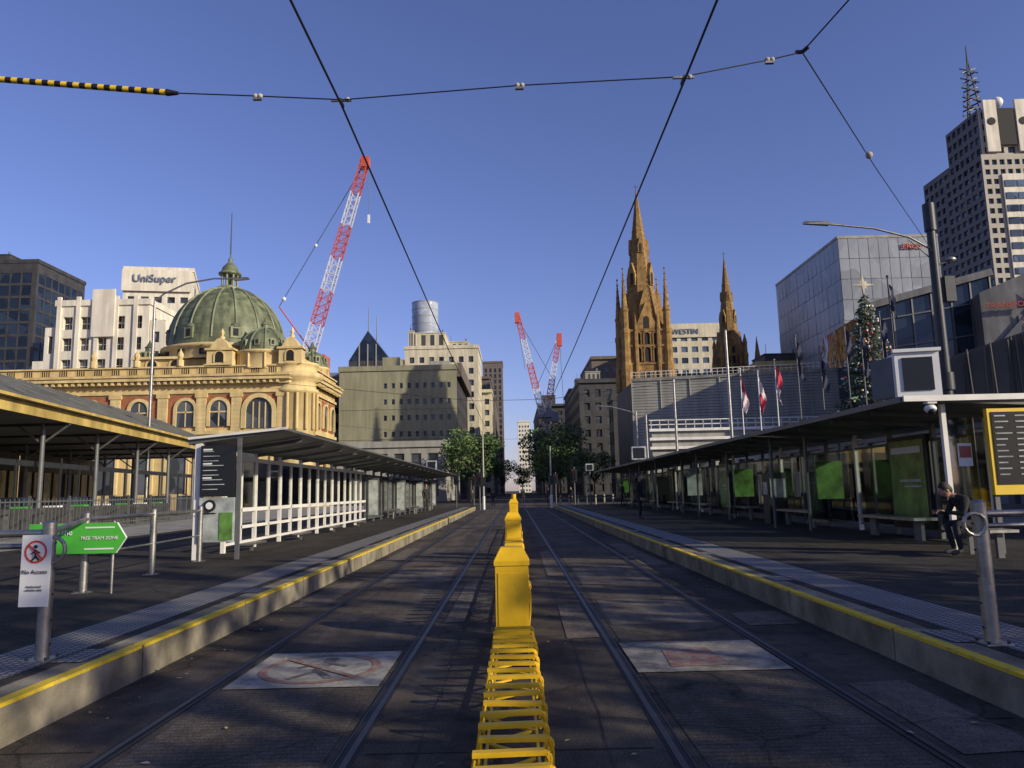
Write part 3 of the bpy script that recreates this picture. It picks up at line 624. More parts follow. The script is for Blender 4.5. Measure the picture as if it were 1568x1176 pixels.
# ---- station
def station():
    g=MB(); yf=85.
    fpts=[(-72,yf),(-25.5,yf),(-23.6,87),(-23.6,99),(-72,112)]
    g.prism(fpts,0,14.4,'cream','conc2')
    def offs(d): 
        return [(-72,yf-d),(-25.5+d*.3,yf-d),(-23.6+d,87-d*.3),(-23.6+d,99),(-72,112)]
    for d,z0,z1,m in((.25,13.3,13.6,'creamd'),(.5,14.3,14.7,'creamd'),(1.0,14.72,15.1,'creamd'),(1.15,15.12,15.4,'cream'),(.1,15.42,16.3,'cream'),(.3,16.32,16.5,'creamd'),(.3,8.6,9.0,'creamd')):
        g.prism(offs(d),z0,z1,m)
    x=-71
    while x<-26: g.box(x,x+.3,yf-.85,yf-.5,14.35,14.7,'creamd'); x+=.75
    y=88
    while y<99: g.box(-23.1,-22.75,y,y+.3,14.35,14.7,'creamd'); y+=.75
    x=-70
    while x<-27: 
        g.box(x,x+1.2,yf-.13,yf-.105,15.6,16.2,'cream')
        for q in(.2,.45,.7,.95): g.box(x+q,x+q+.1,yf-.16,yf-.13,15.6,16.2,'void')
        x+=2.
    xs=[-70,-64.5,-59,-53.5,-48,-42.5,-37.2,-33.4]
    for x in xs:
        g.box(x-2.1,x+2.1,yf-.06,yf-.005,9.4,13.1,'redbr')
        g.arch((x,yf-.07,9.5),2.0,3.0,(1,0),'win',0,'creamd',.35,.2)
        g.box(x-.06,x+.06,yf-.14,yf-.1,9.5,12.3,'creamd'); g.box(x-1,x+1,yf-.14,yf-.1,11.1,11.25,'creamd')
    for x in [-35.4,-31.4,-26.2,-67.2,-61.7,-56.2,-50.7,-45.2,-39.8]:
        g.box(x-.55,x+.55,yf-.28,yf-.005,9.02,13.28,'creamd'); g.box(x-.7,x+.7,yf-.36,yf-.005,12.8,13.29,'cream')
        for q in range(7): g.box(x-.56,x+.56,yf-.30,yf-.285,9.3+q*.5,9.34+q*.5,'cream')
    g.box(-31,-26.8,yf-.06,yf-.005,9.4,13.1,'redbr'); g.arch((-28.8,yf-.07,9.2),3.0,3.5,(1,0),'win',0,'creamd',.5,.3)
    for x in(-29.5,-28.8,-28.1): g.box(x-.07,x+.07,yf-.16,yf-.1,9.2,12.2,'creamd')
    for x in [-70+4*k for k in range(12)]: g.arch((x,yf-.01,2.),2.2,5.4,(1,0),'win',0,'creamd',.3,.2)
    for y in(90,93.5,97): g.box(-23.59,-23.5,y-1.3,y+1.3,9.4,13.1,'redbr'); g.arch((-23.49,y,9.6),1.8,2.9,(0,1),'win',0,'creamd',.3,.2); g.arch((-23.59,y,2),2,5,(0,1),'win',0,'creamd',.3,.2)
    c=(-25.3,87.0,0)
    g.lathe(c,[(2.3,0),(2.3,13.2),(2.6,13.3),(2.6,13.7),(2.3,13.8),(2.3,14.6),(3.0,14.9),(3.1,15.5),(2.4,15.6),(2.4,16.4),(2.6,16.5),(2.6,16.75),(.1,16.8)],24,'creamd')
    for k in range(10):
        a=-math.pi*.95+k*math.pi*.14
        g.cyl((c[0]+2.45*math.cos(a),c[1]+2.45*math.sin(a),9),(c[0]+2.45*math.cos(a),c[1]+2.45*math.sin(a),13.2),.2,.18,'cream',8)
    for gx,gw in((-33.4,2.9),(-25.3,2.6)):
        g.prism([(gx-gw/2,84.5),(gx+gw/2,84.5),(gx+gw/2,86.),(gx-gw/2,86.)],16.5,18.2,'creamd'); g.prism([(gx-gw/2-.2,84.3),(gx+gw/2+.2,84.3),(gx+gw/2+.2,86.1),(gx-gw/2-.2,86.1)],18.2,18.45,'cream')
        pts=[(gx-gw*.4+gw*.8*i/12,18.45+1.2*math.sin(math.pi*i/12)) for i in range(13)]
        g.mesh([(x,84.5,z) for x,z in pts]+[(x,86,z) for x,z in pts],[tuple(range(13)),tuple(range(13,26))[::-1]]+[(i,i+1,14+i,13+i) for i in range(12)],'creamd')
        g.arch((gx,84.48,16.8),gw*.35,1.25,(1,0),'void',0,'cream',.15,.1)
        g.lathe((gx,85.2,19.6),[(.3,0),(.3,.3),(.12,.4),(.25,.8),(.02,1.3)],8,'creamd')
    for x in(-38,-43,-48): 
        g.lathe((x,84.9,16.5),[(.4,0),(.4,.7),(.2,.8),(.36,1.2),(.3,1.5),(.1,1.8),(.02,2.1)],8,'creamd')
    g.prism([(-45.,88.5),(-28,88.5),(-26,91),(-26,104),(-45.,104)],16.4,18.0,'cream'); g.prism([(-45.4,88.1),(-27.8,88.1),(-25.6,90.8),(-25.6,104.2),(-45.4,104.2)],18.0,18.3,'creamd')
    for x in(-43,-40.2): g.arch((x,88.48,16.6),1.2,1.3,(1,0),'void',0,'creamd',.2,.1)
    cx,cy=-36.5,95
    g.lathe((cx,cy,0),[(7.5,18.0),(7.5,19.3),(7.9,19.4),(7.9,19.75),(7.1,19.95)],32,'creamd')
    for k in range(16):
        a=2*math.pi*k/16; g.obox((cx+7.52*math.cos(a),cy+7.52*math.sin(a),18.75),.3,.9,.7,a,'void')
    prof=[(7.15,0),(7.17,.4)]+[(7.1*math.cos(t),.4+8.0*math.sin(t)) for t in [R(4+i*80/14) for i in range(15)]]
    g.lathe((cx,cy,19.9),prof,48,'copper')
    for k in range(16):
        a=2*math.pi*k/16+.1
        pr=[(cx+(7.16*math.cos(t))*math.cos(a),cy+(7.16*math.cos(t))*math.sin(a),20.3+8.06*math.sin(t)) for t in [R(2+i*80/10) for i in range(11)]]
        g.tube(pr,.12,'copperl',6)
    for zz in(1.3,2.4,3.5,4.6,5.7,6.7): 
        r=7.12*math.sqrt(max(0,1-((zz-.4)/8.0)**2)); g.lathe((cx,cy,19.9+zz),[(r-.02,-.03),(r+.045,0),(r-.03,.04)],48,'copperl')
    for k in range(8):
        a=2*math.pi*k/8-.3; r=6.7; dx,dy=cx+r*math.cos(a),cy+r*math.sin(a)
        g.obox((dx,dy,21.2),1.1,1.2,1.4,a,'copperl'); g.lathe((dx,dy,21.9),[(.7,0),(.5,.4),(.05,.65)],10,'copper')
        g.obox((dx+.57*math.cos(a),dy+.57*math.sin(a),21.2),.04,.6,.9,a,'void')
    L0=(cx,cy,28.1)
    g.lathe(L0,[(1.6,-.1),(1.7,.25),(1.3,.35),(1.2,.5)],16,'copperl')
    for k in range(8): a=k*math.pi/4; g.cyl((cx+1.0*math.cos(a),cy+1.0*math.sin(a),28.6),(cx+1.0*math.cos(a),cy+1.0*math.sin(a),30.2),.14,.14,'copperl',6)
    g.lathe(L0,[(.5,.5),(.5,2.1),(1.4,2.1),(1.45,2.3),(1.1,2.5),(.95,3.1),(.5,3.6),(.25,3.9),(.3,4.2),(.1,4.5),(.04,5.4)],16,'copper')
    g.cyl((cx,cy,33),(cx,cy,38.7),.09,.05,'dsteel',6)
    def sd(x,y,z,r,hh):
        g.lathe((x,y,0),[(r*1.08,z-2.2),(r*1.08,z-.4),(r*1.2,z-.3),(r*1.2,z-.05),(r,z)],16,'creamd')
        g.lathe((x,y,z),[(r*math.cos(t),hh*math.sin(t)) for t in [R(i*84/9) for i in range(10)]],24,'copper')
        for k in range(10):
            a=2*math.pi*k/10; g.tube([(x+r*1.02*math.cos(t)*math.cos(a),y+r*1.02*math.cos(t)*math.sin(a),z+hh*1.01*math.sin(t)) for t in [R(i*84/6) for i in range(7)]],.1,'copperl',5)
            g.cyl((x+r*1.09*math.cos(a),y+r*1.09*math.sin(a),z-2.1),(x+r*1.09*math.cos(a),y+r*1.09*math.sin(a),z-.4),.16,.16,'cream',6)
            g.obox((x+r*.93*math.cos(a+.3),y+r*.93*math.sin(a+.3),z+.9),.5,.55,.8,a+.3,'copperl')
            g.obox((x+(r*.93+.26)*math.cos(a+.3),y+(r*.93+.26)*math.sin(a+.3),z+.9),.03,.3,.5,a+.3,'void')
        g.lathe((x,y,z+hh-.1),[(.5,0),(.5,.5),(.6,.55),(.3,.9),(.04,1.5)],10,'copper')
    sd(-29.2,87.6,18.3,2.8,3.0); sd(-44.6,91.0,17.9,1.4,1.6); sd(-26.,96.5,17.9,1.9,2.1)
    return g.build('railway_station')
station()

# ---- station platform canopy
g=MB()
def cx(y,o=0.): return -19.3-(y-28)*.139+o
ya,yb=6.,66.
def q4(o0,z0,o1,z1,m): g.poly([(cx(ya,o0),ya,z0),(cx(yb,o0),yb,z0),(cx(yb,o1),yb,z1),(cx(ya,o1),ya,z1)],m)
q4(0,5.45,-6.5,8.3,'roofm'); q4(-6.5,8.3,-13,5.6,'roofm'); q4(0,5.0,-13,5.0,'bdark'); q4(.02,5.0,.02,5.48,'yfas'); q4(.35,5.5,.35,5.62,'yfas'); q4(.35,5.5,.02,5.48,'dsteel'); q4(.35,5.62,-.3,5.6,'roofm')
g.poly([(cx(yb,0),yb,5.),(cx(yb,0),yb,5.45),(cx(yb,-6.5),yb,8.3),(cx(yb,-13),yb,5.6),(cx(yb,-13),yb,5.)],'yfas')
y=8
while y<66:
    g.beam((cx(y,.02),y,5.5),(cx(y,-6.5),y,8.35),.06,.06,'roofm'); y+=1.2
y=10
while y<66:
    for o in(-1.2,-8.):
        g.cyl((cx(y,o),y,.2),(cx(y,o),y,5.),.13,.1,'gsteel',8); g.beam((cx(y,o),y,4.1),(cx(y,o+1.2),y,4.95),.06,.08,'gsteel'); g.beam((cx(y,o),y,4.1),(cx(y,o-1.2),y,4.95),.06,.08,'gsteel')
    g.beam((cx(y,0.),y,4.95),(cx(y,-12.),y,4.95),.1,.12,'dsteel')
    y+=6
for k in range(9):
    y=8+k*6.6
    g.facade((cx(y+6.5,-12.6),y+6.5),(cx(y,-12.6),y),.25,5.,4,1,.7,.5,.15,'bdark','win')
for k in range(20):
    y=20+k*2.1; x=cx(y,-1.6); x2=cx(y+2.,-1.6)
    g.beam((x,y,.25),(x,y,3.2),.08,.08,'dsteel'); g.beam((x,y,3.2),(x2,y+2,3.2),.08,.25,'dsteel'); 
    if k%3!=1: g.beam((x,y+.02,1.0),(x2,y+2,1.0),.03,1.4,'wind')
g.build('station_platform_canopy')
g=MB(); y=14
while y<60:
    x=cx(y,2.2); g.beam((x,y,.2),(x,y,1.6),.025,.025,'gsteel'); y+=.3
for z in(.5,1.5): g.beam((cx(14,2.2),14,z),(cx(60,2.2),60,z),.04,.05,'gsteel')
y=14
while y<60: g.beam((cx(y,2.2),y,.2),(cx(y,2.2),y,1.7),.07,.07,'steel'); y+=3.1
g.build('station_fence')
g=MB()
for k in range(9):
    y=24+k*2.6; x=cx(y,.6); g.box(x-.5,x+.6,y,y+.3,.25,1.25,'steel'); g.box(x-.52,x+.1,y-.02,y+.32,1.25,1.32,'sgnw' if k%2 else 'sgng'); g.box(x-.2,x+.05,y+.3,y+1.1,.5,1.2,'glassd')
g.build('ticket_barriers')

# ---- cathedral
def spire(g,x,y,w,zb,zt,ztip,sc=1.,pk=1.3,kr=.46):
    h=w/2
    g.box(x-h,x+h,y-h,y+h,0,zt,'sand')
    for z in(zb-8,zb,zb+(zt-zb)*.5,zt-.5): g.box(x-h-.2*sc,x+h+.2*sc,y-h-.2*sc,y+h+.2*sc,z,z+.4,'sandd')
    for s_,t in((0,(1,0)),(1,(0,1)),(2,(-1,0)),(3,(0,-1))):
        n=(t[1],-t[0])
        for oo in(-.21*w,.0,.21*w):
            c=(x+n[0]*(h)+t[0]*oo,y+n[1]*(h)+t[1]*oo)
            g.arch((c[0],c[1],zb-6.5),w*.13,5.2,t,'void',.01,'sandd',w*.03,.25)
            g.arch((c[0],c[1],zb+.6),w*.13,(zt-zb)*.40,t,'void',.01,'sandd',w*.03,.25)
            g.arch((c[0],c[1],zb+(zt-zb)*.56),w*.12,(zt-zb)*.34,t,'void',.01,'sandd',w*.03,.25)
        a=Vector((x+n[0]*h,y+n[1]*h,zt)); T=Vector((t[0],t[1],0)); N=Vector((n[0],n[1],0))
        A=[a-T*w*.26+N*.1,a+T*w*.26+N*.1,a+N*.1+Vector((0,0,w*.62))]; B=[p-N*.9 for p in A]
        g.mesh(A+B,[(0,1,2),(3,5,4),(0,2,5,3),(1,4,5,2)],'sand')
        g.arch((a.x+N.x*.1,a.y+N.y*.1,zt+.1),w*.13,w*.28,t,'void',.02)
    for sx in(-1,1):
        for sy in(-1,1):
            px,py=x+sx*h*.95,y+sy*h*.95; r=w*.085
            g.lathe((px,py,0),[(r*1.5,0),(r*1.5,zb),(r*1.15,zb+.6),(r*1.15,zt-1),(r*1.3,zt-.8),(r*1.3,zt),(r,zt+.1),(r*.95,zt+w*.40),(r*1.2,zt+w*.43),(r*.85,zt+w*.5),(0.04,zt+w*pk)],8,'sand',R(22.5),False)
            g.ball((px,py,zt+w*pk),.22*sc,'sandd',6,4)
            for q in range(6):
                f=q/6; zz=zt+w*(.52+(pk-.5)*f); rr=r*.85*(1-f)
                for a in range(4): aa=a*math.pi/2+.78; g.ball((px+math.cos(aa)*(rr+.05),py+math.sin(aa)*(rr+.05),zz),.12*sc,'sandd',5,3)
            g.lathe((x+sx*h*1.0,y+sy*h*.5,0),[(r*.6,zb),(r*.6,zt-.5),(.03,zt+w*.42)],6,'sandd',0,False)
            g.lathe((x+sx*h*.5,y+sy*h*1.03,0),[(r*.6,zb-4),(r*.6,zt-1.),(.03,zt+w*.38)],6,'sandd',0,False)
    r0=w*kr
    g.lathe((x,y,zt),[(r0,0),(r0*.93,w*.1),(.07,ztip-zt-1.2)],8,'sandd',R(22.5),False)
    for k in range(8):
        a=R(22.5)+k*math.pi/4
        for q in range(30):
            t=q/30; rr=r0*(1-t)*.985+.03; g.ball((x+rr*math.cos(a),y+rr*math.sin(a),zt+(ztip-zt-1.2)*t),.14*sc*(1-.5*t),'sand',5,3)
    for f in(.12,.42,.68):
        zz=zt+(ztip-zt)*f; rr=r0*(1-f)*.93; g.lathe((x,y,zz),[(rr+.02,-.2),(rr+.10,0),(rr-.05,.2)],8,'sand',R(22.5),False)
    for lev,(f,s_) in enumerate(((.02,1.),(.30,.62),(.52,.42))):
        for k in range(4):
            a=k*math.pi/2+(0 if lev!=1 else math.pi/4); rr=r0*(1-f)*.9; cz=zt+(ztip-zt)*f; ww=w*.14*s_; hh=w*.42*s_
            c=Vector((x+rr*math.cos(a),y+rr*math.sin(a),cz)); N=Vector((math.cos(a),math.sin(a),0)); T=Vector((-N.y,N.x,0))
            P=[c-T*ww+N*.2,c+T*ww+N*.2,c+T*ww+N*.2+Vector((0,0,hh)),c+N*.2+Vector((0,0,hh*2.1)),c-T*ww+N*.2+Vector((0,0,hh))]
            Q=[p-N*rr*.8 for p in P]
            g.mesh(P+Q,[(0,1,2,3,4),(1,6,7,2),(2,7,8,3),(3,8,9,4),(4,9,5,0)],'sand')
            g.arch((c.x+N.x*.21,c.y+N.y*.21,cz+.15),ww*.9,hh*1.1,(T.x,T.y),'void',.02)
    g.cyl((x,y,ztip-1.4),(x,y,ztip),.09,.07,'dsteel',6); g.beam((x-.4,y,ztip-.5),(x+.4,y,ztip-.5),.1,.1,'dsteel')
g=MB()
spire(g,26.3,147,8.6,25,32.,63.2,1.,1.42,.48); spire(g,51.7,175,5.9,26.5,32,57.4,.75,.75,.5)
for xx,yy,z in((57.2,172,36.),(47.0,172,33)): g.lathe((xx,yy,0),[(.8,0),(.8,z-6),(1.,z-5.8),(.7,z-5.2),(.03,z)],8,'sandd',0,False)
g.box(31.2,47.9,152,172,0,19,'sand'); g.mesh([(31.2,152,19),(47.9,152,19),(47.9,172,19),(31.2,172,19),(31.2,162,26),(47.9,162,26)],[(0,1,5,4),(2,3,4,5),(0,4,3),(1,2,5)],'bdark')
for x in(33.5,37,40.5,44): g.arch((x,151.98,8),1.8,8,(1,0),'void',0,'sandd',.3,.2); 
g.build('cathedral')

# ---- grey louvred gallery
g=MB(); fp=[(15.4,95),(39.6,90),(44,108),(15.4,110)]
g.prism(fp,0,15.0,'bdark','conc2'); 
P=[Vector((15.2,94.8,0)),Vector((39.8,89.7,0))]; z=5.
while z<15.:
    g.beam((P[0].x,P[0].y-.1,z),(P[1].x,P[1].y-.1,z),.22,.31,'bgrey'); z+=.36
for k in range(8):
    p=P[0].lerp(P[1],k/7); g.beam((p.x,p.y-.28,0),(p.x,p.y-.28,15.0),.12,.1,'bgrey')
g.beam((P[0].x,P[0].y-.1,15.1),(P[1].x,P[1].y-.1,15.1),.5,.4,'conc2')
for k in range(41):
    p=P[0].lerp(P[1],k/40); g.cyl((p.x,p.y,15.3),(p.x,p.y,16.1),.03,.03,'white',5)
g.beam((P[0].x,P[0].y,16.1),(P[1].x,P[1].y,16.1),.06,.08,'white'); g.beam((P[0].x,P[0].y,15.7),(P[1].x,P[1].y,15.7),.04,.05,'white')
g.build('louvred_gallery_building')
g=MB(); g.box(15.5,36,84,89,0,7.6,'bgrey')
for z in(5.7,6.7,7.7): g.box(15.2,36.3,83.6,83.95,z,z+.3,'white')
for k in range(22): g.box(15.4+k*.97,15.46+k*.97,83.7,83.8,7.9,8.9,'white')
g.box(15.2,36.3,83.68,83.82,8.9,9.0,'white'); g.box(15.2,36.3,83.7,83.8,8.4,8.5,'white')
g.facade((15.5,83.5),(36,83.5),0,5.4,9,1,.8,.7,.3,'bgrey','win'); g.build('visitor_centre_building')

# ---- low block added behind the right stop to shade the shelter
g=MB(); g.prism(rect(17.2,24,12,50),0,4.0,'zinc','zinc'); g.facade((16.9,50),(16.9,12),.3,3.9,14,1,.86,.78,.2,'gsteel','curt')
g.box(16.2,24.3,11.6,50.3,4.0,4.22,'zinc')
for k in range(8): y=13+5*k; g.cyl((16.4,y,.3),(16.4,y,4.0),.08,.08,'gsteel',8)
g.build('added_shade_block')

# ---- grey glass block
g=MB(); x0,x1,y0,y1,zt=59,77,130,162,45
g.prism(rect(x0+.15,x1,y0+.15,y1),0,zt-.1,'gsteel','conc2')
for i in range(10):
    for j in range(12):
        a=x0+(x1-x0)*i/10; z=zt*j/12; jt=random.uniform(0,.06)
        g.poly([(a+.04,y0-jt,z+.04),(a+1.76,y0-jt*.3,z+.04),(a+1.76,y0-jt,z+3.71),(a+.04,y0-jt*.5,z+3.71)],'curt')
for i in range(16):
    for j in range(12):
        a=y0+2*i; z=zt*j/12; jt=random.uniform(0,.06)
        g.poly([(x0-jt,a+.04,z+.04),(x0-jt*.3,a+1.96,z+.04),(x0-jt,a+1.96,z+3.71),(x0-jt*.4,a+.04,z+3.71)],'curt')
g.box(x0-.1,x1,y0-.1,y1,zt,zt+.5,'bgrey')
o=g.build('grey_glass_building'); text('sign_red','ERGO',(72.2,129.7,43.2),(R(90),0,0),1.4,'cred',o,.1)

# ---- tall stone tower
g=MB()
def tw(x0,x1,y0,y1,z0,z1,cols,rows,sc_=6):
    g.facade((x0,y0),(x1,y0),z0,z1,cols,rows,.66,.55,.5,'bstone','wind',mx=.01,zt=.01); g.facade((x0,y1),(x0,y0),z0,z1,sc_,rows,.70,.55,.5,'bstone_shade','winb',mx=.01,zt=.01)
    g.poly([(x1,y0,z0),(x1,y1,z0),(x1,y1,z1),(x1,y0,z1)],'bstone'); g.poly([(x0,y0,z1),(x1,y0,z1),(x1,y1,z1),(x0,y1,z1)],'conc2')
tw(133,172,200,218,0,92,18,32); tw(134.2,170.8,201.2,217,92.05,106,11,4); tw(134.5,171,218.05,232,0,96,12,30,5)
for xa in(138,156):
    g.box(xa,xa+14,199.5,199.9,20,86,'bwhite')
    for j in range(18):
        for q in range(4): g.box(xa+.4+q*3.4,xa+3.4+q*3.4,199.3,199.48,21+j*3.6,22.9+j*3.6,'winb')
for x in(135.5,144.5,153): g.box(x,x+3.6,200.3,201.1,93,108.5,'bwhite'); g.cyl((x+1.8,200.28,102),(x+1.8,200.1,102),1.1,1.1,'void',14)
g.box(139.3,144,200.5,201.1,95,106,'void')
g.ball((142,204,109.5),1.6,'sgnw',12,8)
for (x,y) in((134.6,206),(138.6,206),(136.6,208.5)): g.cyl((x,y,106),(136.6,206.6,125),.3,.18,'dsteel',5)
for z in(108,111,114,117,120): g.lathe((136.6,206.6,z),[(3.0-(z-108)*.13,0),(3.0-(z-108)*.13,.5)],6,'dsteel'); g.beam((134.2,206,z),(139,207,z+2),.25,.25,'dsteel'); g.beam((139,206,z),(134.2,207,z+2),.25,.25,'dsteel')
g.cyl((136.6,206.6,124),(136.6,206.6,129),.3,.12,'dsteel',5)
g.build('stone_office_tower')

# ---- dark buildings at right
g=MB(); g.prism([(37.5,76),(48.5,74),(52,92),(40,95)],0,[19.5,22.2,22.2,20],'wind','zinc')
for k in range(7):
    t=k/6; g.beam((37.5+11*t,75.9-2*t,0),(37.5+11*t,75.9-2*t,19.5+2.7*t),.15,.2,'gsteel')
for z in range(3,20,3): g.beam((37.5,75.85,z),(48.5,73.85,z*1.08),.12,.15,'gsteel')
g.beam((37.2,75.8,19.6),(48.7,73.7,22.3),.5,.7,'zinc'); g.build('dark_glass_building')
g=MB(); g.prism([(45.5,71),(53,69),(70,70),(70,84),(50,84)],0,[19.5,22.5,24,24,20],'zinc','zinc')
random.seed(3)
for k in range(60):
    t=random.random(); z=random.uniform(6,18); w=random.uniform(1,2.2); x=45.6+t*7; yy=70.9-t*1.98; s_=random.choice((-1,1))
    g.poly([(x,yy-.06-k*.002,z),(x+w,yy-.06-k*.002-w*.27,z),(x+(w if s_>0 else 0),yy-.06-k*.002-(w*.27 if s_>0 else 0),z+w*1.1)],random.choice(['gsteel','bdark','zinc','curt']))
o=g.build('faceted_gallery_building'); text('sign_red','TRANSPORT',(47.6,69.9,18.0),(R(90),0,R(-15)),.75,'cred',o,.05)
g=MB(); g.prism([(26.8,46),(34,42),(60,30),(60,52),(30,56)],0,[9.0,11.3,14,14,9.5],'bdark','bdark')
random.seed(5)
A=Vector((26.8,46,0));B=Vector((34,42,0));C=Vector((60,30,0)); 
for k in range(46):
    t=k/46; p=A.lerp(B,t*2.2) if t*2.2<1 else B.lerp(C,(t*2.2-1)/1.2)
    g.beam((p.x-.05,p.y-.12,.2),(p.x-.05+random.uniform(-.4,.4),p.y-.12,9.0+2.2*min(1,t*2.2)),.06,.08,random.choice(['bbrown','bdark','dsteel']))
g.build('angular_plaza_building')
g=MB(); g.facade((43.6,98),(47.2,98),0,19,2,6,.5,.6,.3,'bcream','win'); g.prism([(43.6,98.4),(47.2,98.4),(47.2,104),(43.6,104)],0,19,'bcream'); g.mesh([(43.4,97.8,19),(47.4,97.8,19),(47.4,104,19),(43.4,104,19),(45.4,97.8,22.5),(45.4,104,22.5)],[(0,1,4),(1,2,5,4),(2,3,5),(3,0,4,5)],'bcream')
g.cyl((45.4,97.75,18),(45.4,97.5,18),1.3,1.3,'bwhite',24); g.cyl((45.4,97.49,18),(45.4,97.4,18),1.05,1.05,'bgold',24); g.beam((45.4,97.35,18),(45.4,97.35,18.8),.08,.1,'black'); g.beam((45.4,97.35,18),(46,97.35,18),.1,.08,'black')
g.build('clock_gable_building')

# ------------------------------------------------------------------ cranes
def lattice(g,p,q,w,n,band=4,m1='cred',m2='cwhite',r=.09):
    p=Vector(p);q=Vector(q);d=(q-p).normalized(); u=d.cross(Vector((0,1,0))).normalized()*w/2; v=d.cross(u).normalized()*w/2
    cs=[u+v,u-v,-u-v,-u+v]
    for i in range(n):
        t0=i/n;t1=(i+1)/n; m=m1 if (i//band)%2==0 else m2
        k0=1-.35*t0;k1=1-.35*t1
        a=[p.lerp(q,t0)+c*k0 for c in cs]; b=[p.lerp(q,t1)+c*k1 for c in cs]
        for j in range(4):
            g.beam(a[j],b[j],r*2,r*2,m); g.beam(a[j],b[(j+1)%4],r*1.2,r*1.2,m); g.beam(a[j],a[(j+1)%4],r*1.2,r*1.2,m)
g=MB()
lattice(g,(-44.2,160,31),(-31.9,160,75.5),2.5,24,4,'cwhite','cred',.10)
g.box(-32.7,-30.9,159,161,74,76.4,'cred')
g.cyl((-31.2,160,76),(-31.0,160,63),.05,.05,'dsteel',5); g.obox((-31,160,62),.5,.4,2.,0,'sgnw')
g.cyl((-32,160,75),(-50.5,160,42.5),.08,.08,'dsteel',5); g.ball((-42.7,160,56.2),.4,'sgnw',6,4); g.ball((-49.5,160,44.2),.5,'sgnw',6,4)
g.cyl((-50.5,160,42.5),(-43,160,32),.15,.15,'cred',5); 
lattice(g,(-43,162,0),(-43,162,27),2.4,12,20,'cgrey','cgrey',.14); g.box(-45.5,-40.2,159,164,27,31.5,'cred'); g.box(-42,-39.5,158.4,160,27.5,30.5,'cgrey'); g.box(-50,-45.5,160,163,27.5,30,'cgrey')
g.build('tower_crane')
g=MB(); lattice(g,(10.,250,27),(2.2,250,61),2.2,20,5,'cwhite','cred',.13); g.cyl((2.,250,61),(4.5,250,42),.06,.06,'dsteel',5); g.box(1.5,3.0,249,251,58,61.5,'cred'); g.cyl((2.2,250,60),(14,250,38),.08,.08,'dsteel',4)
lattice(g,(10.6,251,0),(10.6,251,27),2.2,12,20,'cgrey','cgrey',.14); g.box(8.5,13,249,253,25.5,28.5,'cgrey'); g.build('tower_crane')
g=MB(); lattice(g,(11.8,262,27),(17.2,262,56.),2.2,18,4,'cwhite','cred',.13); g.box(16.3,18.0,261,263,52,56.5,'cred'); g.cyl((17.2,262,56),(18,262,30),.06,.06,'dsteel',4); g.cyl((17.2,262,56),(8,262,36),.08,.08,'dsteel',4)
lattice(g,(13.,263,0),(13.,263,27),2.2,12,20,'cgrey','cgrey',.14); g.box(11,16,261,265,25,28.5,'cgrey'); g.build('tower_crane')

# ------------------------------------------------------------------ trees
def leafy(g,clumps,n,ls,mats):
    for (c,r,k) in clumps:
        for i in range(int(n*r[0]*r[1]*r[2])):
            d=Vector((random.gauss(0,1),random.gauss(0,1),random.gauss(0,1))).normalized()*random.uniform(.35,1)**.6
            p=Vector((c[0]+d.x*r[0],c[1]+d.y*r[1],c[2]+d.z*r[2]))
            a=Vector((random.gauss(0,1),random.gauss(0,1),random.gauss(0,.6))).normalized(); b=a.cross(Vector((random.gauss(0,1),random.gauss(0,1),random.gauss(0,1)))).normalized()
            s_=ls*random.uniform(.6,1.3); a*=s_; b*=s_*.7
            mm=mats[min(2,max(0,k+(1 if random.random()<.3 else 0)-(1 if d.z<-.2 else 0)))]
            g.poly([p-a,p-b*.9,p+a,p+b*.9],mm)
def tree(name,h,crown_r,crown_h,seed,ls=.2,dens=26,nc=26,th=3.,cr=(.22,.38)):
    random.seed(seed); g=MB()
    pts=[(0,0,0),(.08,.05,th*.5),(-.05,.1,th)]
    g.cyl(pts[0],pts[1],.26,.2,'bark',10); g.cyl(pts[1],pts[2],.2,.16,'bark',10)
    cl=[]; cz=h-crown_h/2
    for i in range(nc):
        a=random.uniform(0,6.283); rr=crown_r*math.sqrt(random.random())*.8; z=cz+random.uniform(-.42,.42)*crown_h*(1-.5*(rr/crown_r)**2)
        r=random.uniform(*cr)*crown_r; c=(rr*math.cos(a),rr*math.sin(a),z); cl.append((c,(r,r,r*.75),random.choice((0,1,1,2))))
        if i%2==0:
            mid=Vector(pts[2]).lerp(Vector(c),.5)+Vector((random.uniform(-.3,.3),random.uniform(-.3,.3),.2))
            g.cyl(pts[2],mid,.1,.06,'bark',6); g.cyl(mid,c,.06,.025,'bark',5)
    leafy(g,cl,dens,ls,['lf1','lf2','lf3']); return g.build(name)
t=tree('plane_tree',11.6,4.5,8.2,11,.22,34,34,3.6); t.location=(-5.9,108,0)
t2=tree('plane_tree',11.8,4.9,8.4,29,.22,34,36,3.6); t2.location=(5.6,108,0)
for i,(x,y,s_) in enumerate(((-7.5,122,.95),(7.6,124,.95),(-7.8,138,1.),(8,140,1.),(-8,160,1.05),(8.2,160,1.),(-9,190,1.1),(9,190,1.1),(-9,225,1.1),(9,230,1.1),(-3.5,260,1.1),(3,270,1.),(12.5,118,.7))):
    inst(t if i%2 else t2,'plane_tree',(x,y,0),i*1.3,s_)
ts=tree('offscreen_shade_tree',10.5,3.9,7.6,5,.26,20,24,3.,(.18,.32))  # unseen trees right of view, added to throw broken shade on the road
ts.location=(15.2,-3.5,0)
for i,(x,y,s_) in enumerate(((13.5,-11,1.),(20.5,-8,1.15),(19.5,1.0,1.1),(24.,-6,1.5),(14.0,3.6,.7),(30,-8,1.6))): inst(ts,'offscreen_shade_tree',(x,y,0),i*1.9,s_)

